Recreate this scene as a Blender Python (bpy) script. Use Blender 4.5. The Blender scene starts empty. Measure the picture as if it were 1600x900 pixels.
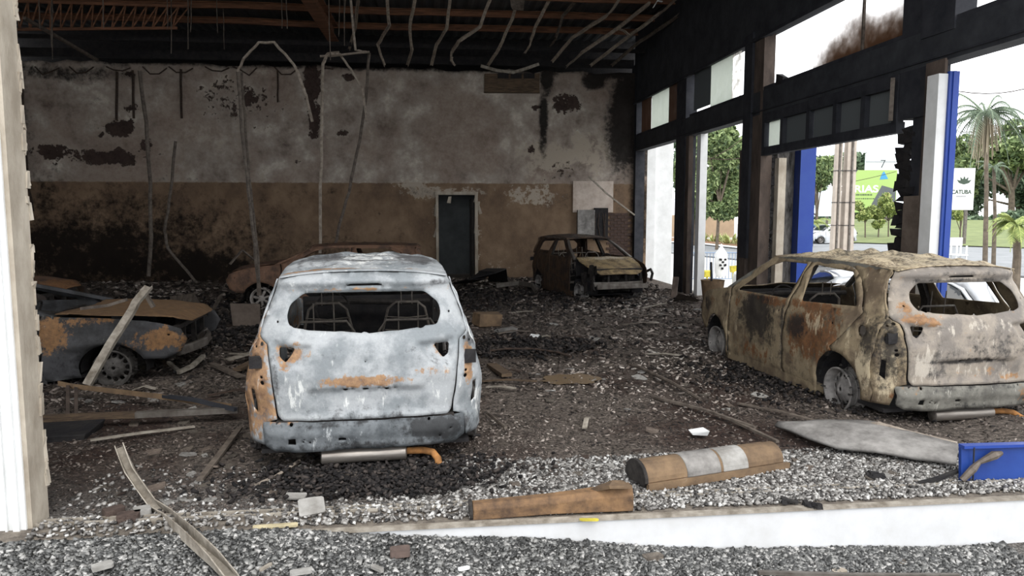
import bpy, bmesh, math, random
import numpy as np
from math import sin, cos, pi, radians, sqrt, atan2
from mathutils import Vector, Matrix, noise
from mathutils.geometry import delaunay_2d_cdt
R = random.Random(7)
NR = np.random.RandomState(5)
SC = bpy.context.scene
COL = SC.collection

# ------------------------------------------------------------------ camera, world, exposure
CAM = Vector((0, 0, 1.85)); YAW = radians(6.55); PITCH = radians(5.86); FPX = 1150.0
cd = bpy.data.cameras.new('camera'); cam = bpy.data.objects.new('camera', cd); COL.objects.link(cam)
cam.location = CAM; cam.rotation_euler = (pi/2 - PITCH, 0, -YAW)
cd.sensor_width = 36; cd.lens = FPX/1600*36; cd.clip_end = 500
SC.camera = cam
SC.view_settings.view_transform = 'Standard'; SC.view_settings.look = 'None'
SC.view_settings.gamma = 1; SC.view_settings.exposure = 0.32; SC.view_settings.use_curve_mapping = False
try:
    SC.cycles.max_bounces = 8; SC.cycles.diffuse_bounces = 5; SC.cycles.transparent_max_bounces = 12
    SC.cycles.use_denoising = True
except Exception: pass
w = bpy.data.worlds.new('overcast_sky'); SC.world = w; w.use_nodes = True
nt = w.node_tree; bg = nt.nodes['Background']
tc = nt.nodes.new('ShaderNodeTexCoord'); ns = nt.nodes.new('ShaderNodeTexNoise'); ns.inputs['Scale'].default_value = 2.2; ns.inputs['Detail'].default_value = 5
rp = nt.nodes.new('ShaderNodeValToRGB'); rp.color_ramp.elements[0].position = .35; rp.color_ramp.elements[1].position = .7
rp.color_ramp.elements[0].color = (.90, .94, 1.0, 1); rp.color_ramp.elements[1].color = (1.0, .995, .985, 1)
nt.links.new(tc.outputs['Generated'], ns.inputs['Vector']); nt.links.new(ns.outputs['Fac'], rp.inputs['Fac']); nt.links.new(rp.outputs['Color'], bg.inputs['Color'])
bg.inputs['Strength'].default_value = 2.2
sd = bpy.data.lights.new('hazy_sun', 'SUN'); sd.energy = 1.2; sd.angle = radians(35); sd.color = (1, .96, .9)
so = bpy.data.objects.new('hazy_sun', sd); COL.objects.link(so); so.rotation_euler = (radians(38), radians(14), 0)

# ------------------------------------------------------------------ view-independent helpers
FW = Vector((sin(YAW)*cos(PITCH), cos(YAW)*cos(PITCH), -sin(PITCH))); RT = Vector((cos(YAW), -sin(YAW), 0)); UP = RT.cross(FW)*1.0
def ray(px, py): return FW + RT*((px-800)/FPX) - UP*((py-450)/FPX)
def on(ax, v, px, py):
    r = ray(px, py); return CAM + r*((v-CAM[ax])/r[ax])
def atX(v, px, py): return on(0, v, px, py)
def atY(v, px, py): return on(1, v, px, py)
def atZ(v, px, py): return on(2, v, px, py)
def atD(d, px, py): return CAM + ray(px, py)*d
def hexc(h):
    h = h.lstrip('#'); o = []
    for i in (0, 2, 4):
        c = int(h[i:i+2], 16)/255; o.append(c/12.92 if c <= .04045 else ((c+.055)/1.055)**2.4)
    return (*o, 1)

# ------------------------------------------------------------------ materials
def mk(name):
    m = bpy.data.materials.new(name); m.use_nodes = True; return m, m.node_tree, m.node_tree.nodes['Principled BSDF']
def node(nt, t, **kw):
    n = nt.nodes.new(t)
    for k, v in kw.items():
        if k in n.inputs: n.inputs[k].default_value = v
        else: setattr(n, k, v)
    return n
def ramp(nt, src, stops):
    r = nt.nodes.new('ShaderNodeValToRGB'); cr = r.color_ramp
    while len(cr.elements) < len(stops): cr.elements.new(.5)
    for e, (p, c) in zip(cr.elements, stops):
        e.position = p; e.color = c if len(c) == 4 else (*c, 1)
    nt.links.new(src, r.inputs['Fac']); return r.outputs['Color']
def mixc(nt, fac, a, b):
    m = nt.nodes.new('ShaderNodeMix'); m.data_type = 'RGBA'
    for s, v in ((m.inputs[0], fac), (m.inputs[6], a), (m.inputs[7], b)):
        if hasattr(v, 'links') or hasattr(v, 'is_linked'): nt.links.new(v, s)
        else: s.default_value = v
    return m.outputs[2]
def mth(nt, op, a, b=None, c=None):
    m = nt.nodes.new('ShaderNodeMath'); m.operation = op
    for s, v in zip(m.inputs, (a, b, c)):
        if v is None: continue
        if hasattr(v, 'is_linked'): nt.links.new(v, s)
        else: s.default_value = v
    return m.outputs[0]
def tex(nt, scale, detail=6, rough=.6, vec=None, stretch=None, kind='ShaderNodeTexNoise'):
    n = nt.nodes.new(kind); n.inputs['Scale'].default_value = scale
    if kind == 'ShaderNodeTexNoise': n.inputs['Detail'].default_value = detail; n.inputs['Roughness'].default_value = rough
    t = nt.nodes.new('ShaderNodeTexCoord'); src = t.outputs['Object']
    if stretch:
        mp = nt.nodes.new('ShaderNodeMapping'); mp.inputs['Scale'].default_value = stretch; nt.links.new(src, mp.inputs['Vector']); src = mp.outputs['Vector']
    nt.links.new(src, n.inputs['Vector']); return n.outputs['Fac'] if kind == 'ShaderNodeTexNoise' else n.outputs[0]
def sstep(nt, v, lo, hi):
    m = nt.nodes.new('ShaderNodeMapRange'); m.interpolation_type = 'SMOOTHSTEP'; nt.links.new(v, m.inputs[0]); m.inputs[1].default_value = lo; m.inputs[2].default_value = hi; return m.outputs[0]
def bumpn(nt, b, h, dist, st=1):
    n = nt.nodes.new('ShaderNodeBump'); n.inputs['Strength'].default_value = st; n.inputs['Distance'].default_value = dist
    nt.links.new(h, n.inputs['Height']); nt.links.new(n.outputs[0], b.inputs['Normal'])
def mat(name, c1, c2=None, scale=6, rough=.85, metal=0, bump=.004, spec=.3, stretch=None, c3=None, lo=.35, hi=.65):
    """two or three colours broken up by noise with fine relief"""
    m, nt, b = mk(name); c1 = hexc(c1); c2 = hexc(c2) if c2 else tuple(x*.6 for x in c1[:3])+(1,)
    n = tex(nt, scale, 8, .65, stretch=stretch)
    st = [(lo, c1), (hi, c2)] + ([(min(.95, hi+.1), hexc(c3))] if c3 else [])
    nt.links.new(ramp(nt, n, st), b.inputs['Base Color'])
    b.inputs['Roughness'].default_value = rough; b.inputs['Metallic'].default_value = metal; b.inputs['Specular IOR Level'].default_value = spec
    if bump: bumpn(nt, b, tex(nt, scale*4, 4, .6, stretch=stretch), bump)
    return m
def plain(name, c, rough=.6, metal=0, emit=None):
    m, nt, b = mk(name); b.inputs['Base Color'].default_value = hexc(c); b.inputs['Roughness'].default_value = rough; b.inputs['Metallic'].default_value = metal
    return m
def burnt(name, base, base2, rust1='#7a4a22', rust2='#a8692f', ash='#c9c7c3', soot='#1a1817', scale=3.0, rough=.75, gain=.9, bias=0.0, streak=(1, 1, 1)):
    """fire-scorched sheet metal: base tones, rust where wear.r, soot where wear.g, ash where wear.b, all broken by noise"""
    m, nt, b = mk(name)
    at = nt.nodes.new('ShaderNodeAttribute'); at.attribute_name = 'wear'; sp = nt.nodes.new('ShaderNodeSeparateColor'); nt.links.new(at.outputs['Color'], sp.inputs[0])
    n1 = tex(nt, scale, 8, .65); n2 = tex(nt, scale*7, 8, .7, stretch=streak); n3 = tex(nt, scale*30, 4, .7)
    col = mixc(nt, sstep(nt, n1, .42, .60), hexc(base), hexc(base2))
    n4 = tex(nt, scale*2.2, 9, .75, stretch=(1, 1, .45)); n5 = tex(nt, scale*60, 3, .6)
    fine = mth(nt, 'MULTIPLY', mth(nt, 'MULTIPLY_ADD', n3, .5, .75), sstep(nt, mth(nt, 'ADD', n2, mth(nt, 'MULTIPLY', n4, .6)), .25, .80)); fine = mth(nt, 'MULTIPLY_ADD', fine, .75, .36)
    nn = mth(nt, 'ADD', mth(nt, 'MULTIPLY', n4, .55), mth(nt, 'MULTIPLY', n2, .45))
    def mask(ch, off=0, lo=.42, hi=.66):
        v = mth(nt, 'ADD', sp.outputs[ch], mth(nt, 'MULTIPLY', mth(nt, 'SUBTRACT', nn, .5+off), 3.2)); return sstep(nt, v, lo, hi)
    col = mixc(nt, mth(nt, 'MULTIPLY', mask(0), .9), col, ramp(nt, n2, [(.33, hexc(rust1)), (.62, hexc(rust2))]))
    ni = tex(nt, scale*4.3, 9, .75, stretch=(1.4, 1.4, .35)); va = mth(nt, 'ADD', sp.outputs[2], mth(nt, 'MULTIPLY', mth(nt, 'SUBTRACT', ni, .5), 3.8))
    col = mixc(nt, mth(nt, 'MULTIPLY', sstep(nt, va, .42, .8), .7), col, hexc(ash))
    vs_ = mth(nt, 'ADD', sp.outputs[1], mth(nt, 'MULTIPLY', mth(nt, 'SUBTRACT', mth(nt, 'SUBTRACT', 1, nn), .5), 3.2))
    col = mixc(nt, mth(nt, 'MULTIPLY', sstep(nt, vs_, .32, .85), .86), col, hexc(soot))
    col = mixc(nt, mth(nt, 'MULTIPLY', sstep(nt, n5, .66, .74), .55), col, hexc(soot))
    mm = nt.nodes.new('ShaderNodeMix'); mm.data_type = 'RGBA'; mm.blend_type = 'MULTIPLY'; mm.inputs[0].default_value = 1
    cc = nt.nodes.new('ShaderNodeCombineColor'); [nt.links.new(fine, i) for i in cc.inputs]
    nt.links.new(col, mm.inputs[6]); nt.links.new(cc.outputs[0], mm.inputs[7]); nt.links.new(mm.outputs[2], b.inputs['Base Color'])
    b.inputs['Roughness'].default_value = rough; b.inputs['Specular IOR Level'].default_value = .35
    bumpn(nt, b, n2, .006, .7)
    return m
def toned(name, cols, rough=.9, spec=.3, metal=0):
    """colour picked per piece from the 'tone' attribute"""
    m, nt, b = mk(name); at = nt.nodes.new('ShaderNodeAttribute'); at.attribute_name = 'tone'
    k = len(cols); nt.links.new(ramp(nt, at.outputs['Fac'], [(i/(k-1), hexc(c)) for i, c in enumerate(cols)]), b.inputs['Base Color'])
    b.inputs['Roughness'].default_value = rough; b.inputs['Specular IOR Level'].default_value = spec; b.inputs['Metallic'].default_value = metal; return m

M = {}
M['white_suv'] = burnt('scorched_white_paint', '#979a9c', '#74797c', '#6b4c35', '#97744f', '#d4d5d2', '#3a393a', 2.6)
M['white_suv_dark'] = burnt('scorched_grey_steel', '#64686b', '#474b4e', '#69492f', '#977049', '#aeb1b2', '#232324', 3.4)
M['tan_suv'] = burnt('scorched_tan_paint', '#857760', '#5f5243', '#4a3323', '#6f4a2c', '#b9ab90', '#1b1a1b', 3.0)
M['grey_suv'] = burnt('scorched_grey_paint', '#8f867b', '#726c66', '#6b4b33', '#94704c', '#bab2a6', '#2a292a', 2.4)
M['grey_low'] = burnt('scorched_dull_steel', '#6f6d66', '#54524d', '#69492f', '#8a6a4a', '#a8a59c', '#232324', 3.4)
M['dark_hatch'] = burnt('charred_brown_paint', '#463629', '#2c2420', '#54402c', '#6b5036', '#8d8578', '#121113', 4)
M['hood_tan'] = burnt('scorched_tan_bonnet', '#8a7755', '#5e4f3a', '#5a3c22', '#8a6236', '#b5ab9a', '#191818', 5)
M['dark_sedan'] = burnt('charred_blue_grey_paint', '#3a3a3c', '#282828', '#5c432c', '#7d5c3a', '#7d7a76', '#131314', 3)
M['rust_sedan'] = burnt('charred_rusty_paint', '#6b5140', '#4c3b31', '#664732', '#86613f', '#9a8d7e', '#151313', 3)
M['sedan_hood'] = mat('rusty_bonnet', '#574638', '#8a6c4c', 9, stretch=(9, 1, 1), bump=.01)
M['char'] = mat('charred_black', '#17161a', '#2a2827', 9, bump=.006)
M['char2'] = mat('charred_interior', '#1d1b1a', '#3a3633', 14, bump=.004)
M['steel'] = mat('heat_stained_steel', '#7d7872', '#5a534d', 8, rough=.5, metal=.5, bump=.001)
M['silver'] = mat('brushed_muffler_steel', '#a8a29b', '#6f6862', 5, rough=.38, metal=.75, bump=.001, stretch=(.3, 3, 3))
M['rustpipe'] = mat('rusty_pipe', '#a07040', '#6b4a2a', 12, bump=.003)
M['rim'] = mat('burnt_steel_rim', '#8d8985', '#5a5755', 9, rough=.7, bump=.003)
M['alloy'] = mat('burnt_alloy', '#a39e98', '#77716b', 10, rough=.6, bump=.002)
M['ashtyre'] = mat('ashen_tyre_residue', '#242223', '#3d3935', 20, bump=.01)
M['rustm'] = mat('rusty_steel', '#554638', '#7d674f', 5, c3='#94887a', bump=.004)
M['purlin'] = mat('rusty_purlin', '#8a6048', '#553d30', 5, bump=.003, stretch=(.4, 3, 3))
M['deck'] = mat('sooty_roof_sheet', '#2c3036', '#454442', 3, rough=.6, bump=.002)
M['channel'] = mat('bent_ceiling_channel', '#a89d90', '#7a6f64', 12, rough=.6, bump=.002)
M['channel_d'] = mat('sooty_ceiling_channel', '#6e655c', '#453d37', 12, rough=.7, bump=.002)
M['cable'] = mat('burnt_cable', '#4a3c33', '#2a2421', 20, bump=.002)
M['pale_strip'] = mat('scorched_pale_strip', '#a39c91', '#6d655a', 10, bump=.003)
M['post'] = mat('sooty_post', '#202228', '#35363b', 4, rough=.8, bump=.004)
M['soot_beam'] = mat('sooty_beam', '#25272c', '#3a3c40', 3, rough=.75, bump=.003)
M['brown_post'] = mat('sooty_brown_post', '#5f534b', '#3a322e', 4, bump=.004, stretch=(1, 1, .4))
M['board_brown'] = mat('scorched_board', '#6d6259', '#544a43', 5, bump=.003)
M['white_wall'] = mat('white_render', '#dfe0e0', '#cdcecd', 3, bump=.002)
M['blue'] = mat('blue_cladding', '#213c8c', '#2a468f', 3, rough=.4, bump=.001)
M['blue_sheet'] = mat('blue_sheet_metal', '#1a3578', '#213f84', 4, rough=.45, bump=.001)
M['beige_reveal'] = mat('smoked_plaster', '#b3aa9c', '#8f8577', 5, bump=.005, stretch=(1, 1, .5))
M['white_dirty'] = mat('dirty_white_plaster', '#c8c9cb', '#b9b9b8', 2.5, bump=.001, c3='#8f8d89', lo=.42, hi=.66)
M['panel_grey'] = mat('ash_coated_panel', '#96938f', '#5f5c59', 5, bump=.006, c3='#b4b1ad')
M['tile'] = mat('broken_tile', '#9c9a96', '#77746f', 8, bump=.004)
M['concrete_chunk'] = mat('sooty_concrete', '#7b7369', '#4f4842', 14, bump=.01)
M['wood'] = mat('charred_wood', '#6a5946', '#3b3029', 12, bump=.005, stretch=(.4, 4, 4))
M['concrete'] = mat('pale_concrete_pole', '#b8aea3', '#a2978c', 2, bump=.004)
M['yellow'] = mat('yellow_scrap', '#c9bb45', '#a79a3c', 12)
M['cream'] = mat('cream_board', '#c3b795', '#9d9275', 9)
M['redash'] = mat('reddish_ash', '#584a43', '#3a302c', 16, bump=.01)

def tag(o, label=None, cat=None, group=None, kind=None):
    if label: o['label'] = label
    if cat: o['category'] = cat
    if group: o['group'] = group
    if kind: o['kind'] = kind
    return o
def empty(name, loc, rz=0, **kw):
    o = bpy.data.objects.new(name, None); COL.objects.link(o); o.location = loc; o.rotation_euler = (0, 0, rz); o.empty_display_size = .1
    return tag(o, **kw)
def link(name, me, m=None, parent=None, **kw):
    if m is not None and not me.materials: me.materials.append(m)
    o = bpy.data.objects.new(name, me); COL.objects.link(o)
    if parent is not None: o.parent = parent
    return tag(o, **kw)
class MB:
    def __init__(s): s.v = []; s.f = []
    def add(s, vs, fs):
        k = len(s.v); s.v += [tuple(v) for v in vs]; s.f += [tuple(i+k for i in f) for f in fs]; return s
    def box(s, c, size, rot=None, jit=0):
        x, y, z = (q/2 for q in size); c = Vector(c)
        vs = [Vector((a*x, b*y, d*z)) for a in (-1, 1) for b in (-1, 1) for d in (-1, 1)]
        if jit: vs = [v + Vector((R.uniform(-jit, jit) for _ in range(3))) for v in vs]
        if rot is not None: vs = [rot @ v for v in vs]
        return s.add([v+c for v in vs], [(0, 1, 3, 2), (4, 6, 7, 5), (0, 4, 5, 1), (2, 3, 7, 6), (0, 2, 6, 4), (1, 5, 7, 3)])
    def bar(s, a, b, w, h, up=(0, 0, 1)):
        return s.sweep([a, b], w, h, up)
    def sweep(s, pts, w, h, up=(0, 0, 1), prof=None, twist=None):
        """sweep a profile (default rectangle w x h) along a polyline"""
        pts = [Vector(p) for p in pts]; up = Vector(up); prof = prof or [(-w/2, -h/2), (w/2, -h/2), (w/2, h/2), (-w/2, h/2)]
        n = len(prof); vs = []
        for i, p in enumerate(pts):
            t = (pts[min(i+1, len(pts)-1)]-pts[max(i-1, 0)]).normalized(); sx = t.cross(up)
            if sx.length < 1e-3: sx = t.cross(Vector((1, 0, 0)))
            sx.normalize(); sy = sx.cross(t).normalized()
            if twist:
                q = Matrix.Rotation(twist[i], 3, t); sx = q @ sx; sy = q @ sy
            vs += [p + sx*a + sy*b for a, b in prof]
        fs = [(i*n+j, i*n+(j+1) % n, (i+1)*n+(j+1) % n, (i+1)*n+j) for i in range(len(pts)-1) for j in range(n)]
        fs += [tuple(range(n))[::-1], tuple((len(pts)-1)*n+j for j in range(n))]
        return s.add(vs, fs)
    def tube(s, pts, r, n=8):
        rs = r if isinstance(r, (list, tuple)) else [r]*len(pts)
        pts = [Vector(p) for p in pts]; vs = []; ref = None
        for i, p in enumerate(pts):
            t = (pts[min(i+1, len(pts)-1)]-pts[max(i-1, 0)]).normalized()
            u = (ref or (Vector((0, 0, 1)) if abs(t.z) < .9 else Vector((1, 0, 0)))); a = t.cross(u).normalized(); b = a.cross(t); ref = b
            vs += [p + (a*cos(2*pi*j/n)+b*sin(2*pi*j/n))*rs[i] for j in range(n)]
        fs = [(i*n+j, i*n+(j+1) % n, (i+1)*n+(j+1) % n, (i+1)*n+j) for i in range(len(pts)-1) for j in range(n)]
        fs += [tuple(range(n))[::-1], tuple((len(pts)-1)*n+j for j in range(n))]
        return s.add(vs, fs)
    def lathe(s, prof, c, axis=(1, 0, 0), n=32, closed=False):
        """prof: (r, h) pairs around axis"""
        ax = Vector(axis).normalized(); u = ax.cross(Vector((0, 0, 1)))
        if u.length < .1: u = Vector((1, 0, 0))
        u.normalize(); v = ax.cross(u); c = Vector(c); k = len(prof)
        vs = [c + ax*h + (u*cos(2*pi*j/n)+v*sin(2*pi*j/n))*r for r, h in prof for j in range(n)]
        fs = [(i*n+j, i*n+(j+1) % n, (i+1)*n+(j+1) % n, (i+1)*n+j) for i in range(k-1) for j in range(n)]
        return s.add(vs, fs)
    def prism(s, poly, a, b, f):
        """poly in 2D extruded from a to b; f(u,v,w) gives the 3D point"""
        n = len(poly); s.add([f(u, v, a) for u, v in poly]+[f(u, v, b) for u, v in poly],
            [tuple(range(n))[::-1], tuple(range(n, 2*n))]+[(i, (i+1) % n, n+(i+1) % n, n+i) for i in range(n)]); return s
    def mesh(s, name):
        me = bpy.data.meshes.new(name); me.from_pydata([tuple(v) for v in s.v], [], s.f); me.validate(); me.update()
        bm = bmesh.new(); bm.from_mesh(me); bmesh.ops.recalc_face_normals(bm, faces=bm.faces); bm.to_mesh(me); bm.free(); return me
    def build(s, name, m, parent=None, smooth=False, bevel=0, **kw):
        me = s.mesh(name)
        if smooth: me.shade_smooth()
        o = link(name, me, m, parent, **kw)
        if smooth: 
            e = o.modifiers.new('edges', 'EDGE_SPLIT'); e.split_angle = radians(40)
        if bevel:
            b = o.modifiers.new('bevel', 'BEVEL'); b.width = bevel; b.segments = 2
        return o
def copy_tree(o, parent=None):
    c = o.copy(); COL.objects.link(c)
    if parent is not None: c.parent = parent
    for ch in list(o.children): copy_tree(ch, c)
    return c
def ground_z(x, y):
    """height of the debris layer"""
    n = noise.fractal(Vector((x*.9, y*.9, 3.3)), 1.0, 2.0, 5)*.035 + noise.noise(Vector((x*4, y*4, 1)))*.012
    if y >= 4.55: return n*min(1, (y-4.5)*2+.3)*1.0 + .0
    if y >= 4.2: return .0
    # outside the sill: glass gravel heaped against the curb, highest at the left
    t = max(0, min(1, (x+.9)/3.2)); d = (4.2-y); top = .035 if x < -.8 else -.06-.09*(x-.1) if x > .1 else .035-.105*(x+.8)
    top = max(top, -.28)
    return top - .10*min(d, 1.5) + n*.5 + .02*sin(x*3.1)*t

# ------------------------------------------------------------------ sheet panels from 2D outlines
def pip(pts, poly):
    x, y = pts[:, 0], pts[:, 1]; ins = np.zeros(len(pts), bool); n = len(poly)
    for i in range(n):
        x1, y1 = poly[i]; x2, y2 = poly[(i+1) % n]
        if y1 == y2: continue
        c = ((y1 > y) != (y2 > y)) & (x < (x2-x1)*(y-y1)/(y2-y1)+x1); ins ^= c
    return ins
def segdist(pts, poly):
    d = np.full(len(pts), 1e9); n = len(poly)
    for i in range(n):
        a = np.array(poly[i]); b = np.array(poly[(i+1) % n]); ab = b-a; L = (ab@ab) or 1e-9
        t = np.clip(((pts-a)@ab)/L, 0, 1); q = pts-(a+t[:, None]*ab); d = np.minimum(d, np.sqrt((q*q).sum(1)))
    return d
def subdiv(poly, res):
    o = []
    for i in range(len(poly)):
        a, b = poly[i], poly[(i+1) % len(poly)]; L = math.hypot(b[0]-a[0], b[1]-a[1]); k = max(1, int(math.ceil(L/res)))
        o += [(a[0]+(b[0]-a[0])*j/k, a[1]+(b[1]-a[1])*j/k) for j in range(k)]
    return o
def rounded(poly, r=.03, k=4):
    o = []; n = len(poly)
    for i in range(n):
        p0, p, p1 = Vector(poly[i-1]), Vector(poly[i]), Vector(poly[(i+1) % n]); a = (p0-p); b = (p1-p); q = min(r, a.length*.45, b.length*.45)
        s, e = p+a.normalized()*q, p+b.normalized()*q
        for j in range(k+1):
            t = j/k; o.append(tuple(s*(1-t)**2+p*2*t*(1-t)+e*t*t))
    return o
def circ(cx, cy, r, n=12, ry=None): return [(cx+r*cos(2*pi*i/n), cy+(ry or r)*sin(2*pi*i/n)) for i in range(n)]
def sheet(name, outline, holes, mapf, m, parent, res=.04, blobs=(), thick=.008, out=None, rough=.0, base=(0, 0, 0), **kw):
    out_ = subdiv(outline, res); hs = [subdiv(h, res) if len(h) < 9 else list(h) for h in holes]
    xs = [p[0] for p in out_]; ys = [p[1] for p in out_]
    gx, gy = np.meshgrid(np.arange(min(xs), max(xs), res), np.arange(min(ys), max(ys), res*.87)); gx = gx+(np.arange(gx.shape[0])[:, None] % 2)*res/2
    g = np.stack([gx.ravel(), gy.ravel()], 1); g += NR.uniform(-res*.08, res*.08, g.shape)
    k = pip(g, out_) & (segdist(g, out_) > res*.5)
    for h in hs: k &= ~pip(g, h) & (segdist(g, h) > res*.4)
    g = g[k]; V = [Vector(p) for p in out_]; E = [(i, (i+1) % len(out_)) for i in range(len(out_))]
    for h in hs:
        b = len(V); V += [Vector(p) for p in h]; E += [(b+i, b+(i+1) % len(h)) for i in range(len(h))]
    V += [Vector(p) for p in g]
    r = delaunay_2d_cdt(V, E, [], 0, 1e-6); v2 = np.array([tuple(p) for p in r[0]]); F = np.array([f for f in r[2] if len(f) == 3])
    c = v2[F].mean(1); k = pip(c, out_)
    for h in hs: k &= ~pip(c, h)
    F = F[k]
    P = []
    for u, v in v2:
        p = Vector(mapf(u, v))
        if rough: p = p + Vector((noise.noise(Vector((u*9, v*9, 1.7)))*rough, noise.noise(Vector((u*9, v*9, 5.1)))*rough, noise.noise(Vector((u*7, v*7, 8.2)))*rough))
        P.append(p)
    me = bpy.data.meshes.new(name); me.from_pydata([tuple(p) for p in P], [], [tuple(int(i) for i in f) for f in F])
    # orientation
    if out is not None:
        me.update(); nrm = Vector((0, 0, 0))
        for p in me.polygons: nrm += p.normal*p.area
        if nrm.dot(Vector(out)) < 0: me.flip_normals()
    wr = np.zeros((len(v2), 4)); wr[:, 3] = 1; wr[:, :3] = base
    for (cx, cy, rx, ry, ch, amt) in blobs:
        d = ((v2[:, 0]-cx)/rx)**2+((v2[:, 1]-cy)/ry)**2; wr[:, ch] = np.maximum(wr[:, ch], amt*np.exp(-.75*d)) if amt > 0 else wr[:, ch]*np.clip(d, 0, 1)
    a = me.attributes.new('wear', 'FLOAT_COLOR', 'POINT'); a.data.foreach_set('color', wr.ravel())
    me.shade_smooth(); o = link(name, me, m, parent, **kw)
    if thick:
        so = o.modifiers.new('sheet', 'SOLIDIFY'); so.thickness = thick; so.offset = -1
    return o
def lerp(tab, t):
    if t <= tab[0][0]: return tab[0][1]
    for (a, x), (b, y) in zip(tab, tab[1:]):
        if t <= b:
            k = (t-a)/(b-a); return x+(y-x)*k
    return tab[-1][1]
def slerp_(tab, t):
    if t <= tab[0][0]: return tab[0][1]
    for (a, x), (b, y) in zip(tab, tab[1:]):
        if t <= b:
            k = (t-a)/(b-a); k = k*k*(3-2*k); return x+(y-x)*k
    return tab[-1][1]

# ------------------------------------------------------------------ vehicles (local axes: x right, y forward from the rear, z up)
def wheel(parent, x, y, zc, r, side, kind='steel', tyre=0.0, m=None):
    """rim with a holed disc; side = +1 right, -1 left; tyre = rubber thickness (0 when burnt off)"""
    ax = (side, 0, 0); c = (x, y, zc); rm = m or (M['alloy'] if kind == 'alloy' else M['rim'])
    b = MB(); b.lathe([(r-.012, .0), (r, .0), (r, .012), (r-.018, .03), (r-.03, .09), (r-.018, .15), (r, .17), (r, .182), (r-.014, .182), (r-.035, .15), (r-.045, .09), (r-.032, .03), (r-.012, 0)], (x-side*.175, y, zc), ax, 36)
    wh = b.build('wheel', rm, parent, smooth=True)
    def mp(u, v):
        q = math.hypot(u, v)/(r-.03); return (x - side*(.045+.035*min(1, q*1.25)**3 - .02*(q < .35)), y+u, zc+v)
    if kind == 'alloy':
        holes = []
        for k in range(7):
            a0 = 2*pi*k/7+.2; h = [(cos(a0+t)*q*(r), sin(a0+t)*q*(r)) for q, t in ((.30, .30), (.80, .14), (.83, .42), (.80, .72), (.30, .58))]; holes.append(h)
    else:
        holes = [circ(cos(a)*(r*.66), sin(a)*(r*.66), .026, 8) for a in [2*pi*k/12 for k in range(12)]] + [circ(cos(a)*r*.25, sin(a)*r*.25, .007, 5) for a in [2*pi*k/4 for k in range(4)]]
        holes.append(circ(0, 0, .02, 8))
    sheet('spokes' if kind == 'alloy' else 'wheel_disc', circ(0, 0, r-.025, 30), holes, mp, rm, wh, res=.035, thick=.012 if kind != 'alloy' else .025, out=(side, 0, 0))
    b = MB(); b.lathe([(.0, 0), (r*.62, 0), (r*.62, .02), (.05, .02), (.05, .05), (0, .05)], (x-side*.14, y, zc), ax, 20); b.build('brake_disc', M['char2'], wh, smooth=True)
    if tyre:
        R2 = r+tyre; b = MB(); b.lathe([(r-.01, .0), (R2-.03, -.01), (R2, .02), (R2, .16), (R2-.03, .19), (r-.01, .18), (r-.01, .0)], (x-side*.175, y, zc), ax, 28); b.build('tyre', M['tyre'], wh, smooth=True)
    else:
        b = MB()
        for k in range(60):   # wire and ash left of the tyre
            a = R.uniform(-.35, pi+.35) if R.random() < .25 else R.uniform(pi, 2*pi); rr = r+R.uniform(-.015, .03)
            b.box((x-side*R.uniform(-.02, .2), y+cos(a)*rr, max(.012, zc+sin(a)*rr)), (R.uniform(.01, .05), R.uniform(.02, .05), R.uniform(.006, .016)), Matrix.Rotation(a, 3, 'X'), .006)
        b.build('tyre_residue', M['ashtyre'], wh, kind='stuff')
    return wh
M['tyre'] = plain('black_rubber', '#1b1b1c', .8)
def glassmat(name, c, rough=.05, a=.35):
    m, nt, b = mk(name); b.inputs['Base Color'].default_value = hexc(c); b.inputs['Roughness'].default_value = rough; b.inputs['Alpha'].default_value = a; return m
M['carglass'] = glassmat('tinted_car_glass', '#20262b', .03, .85)

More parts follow.
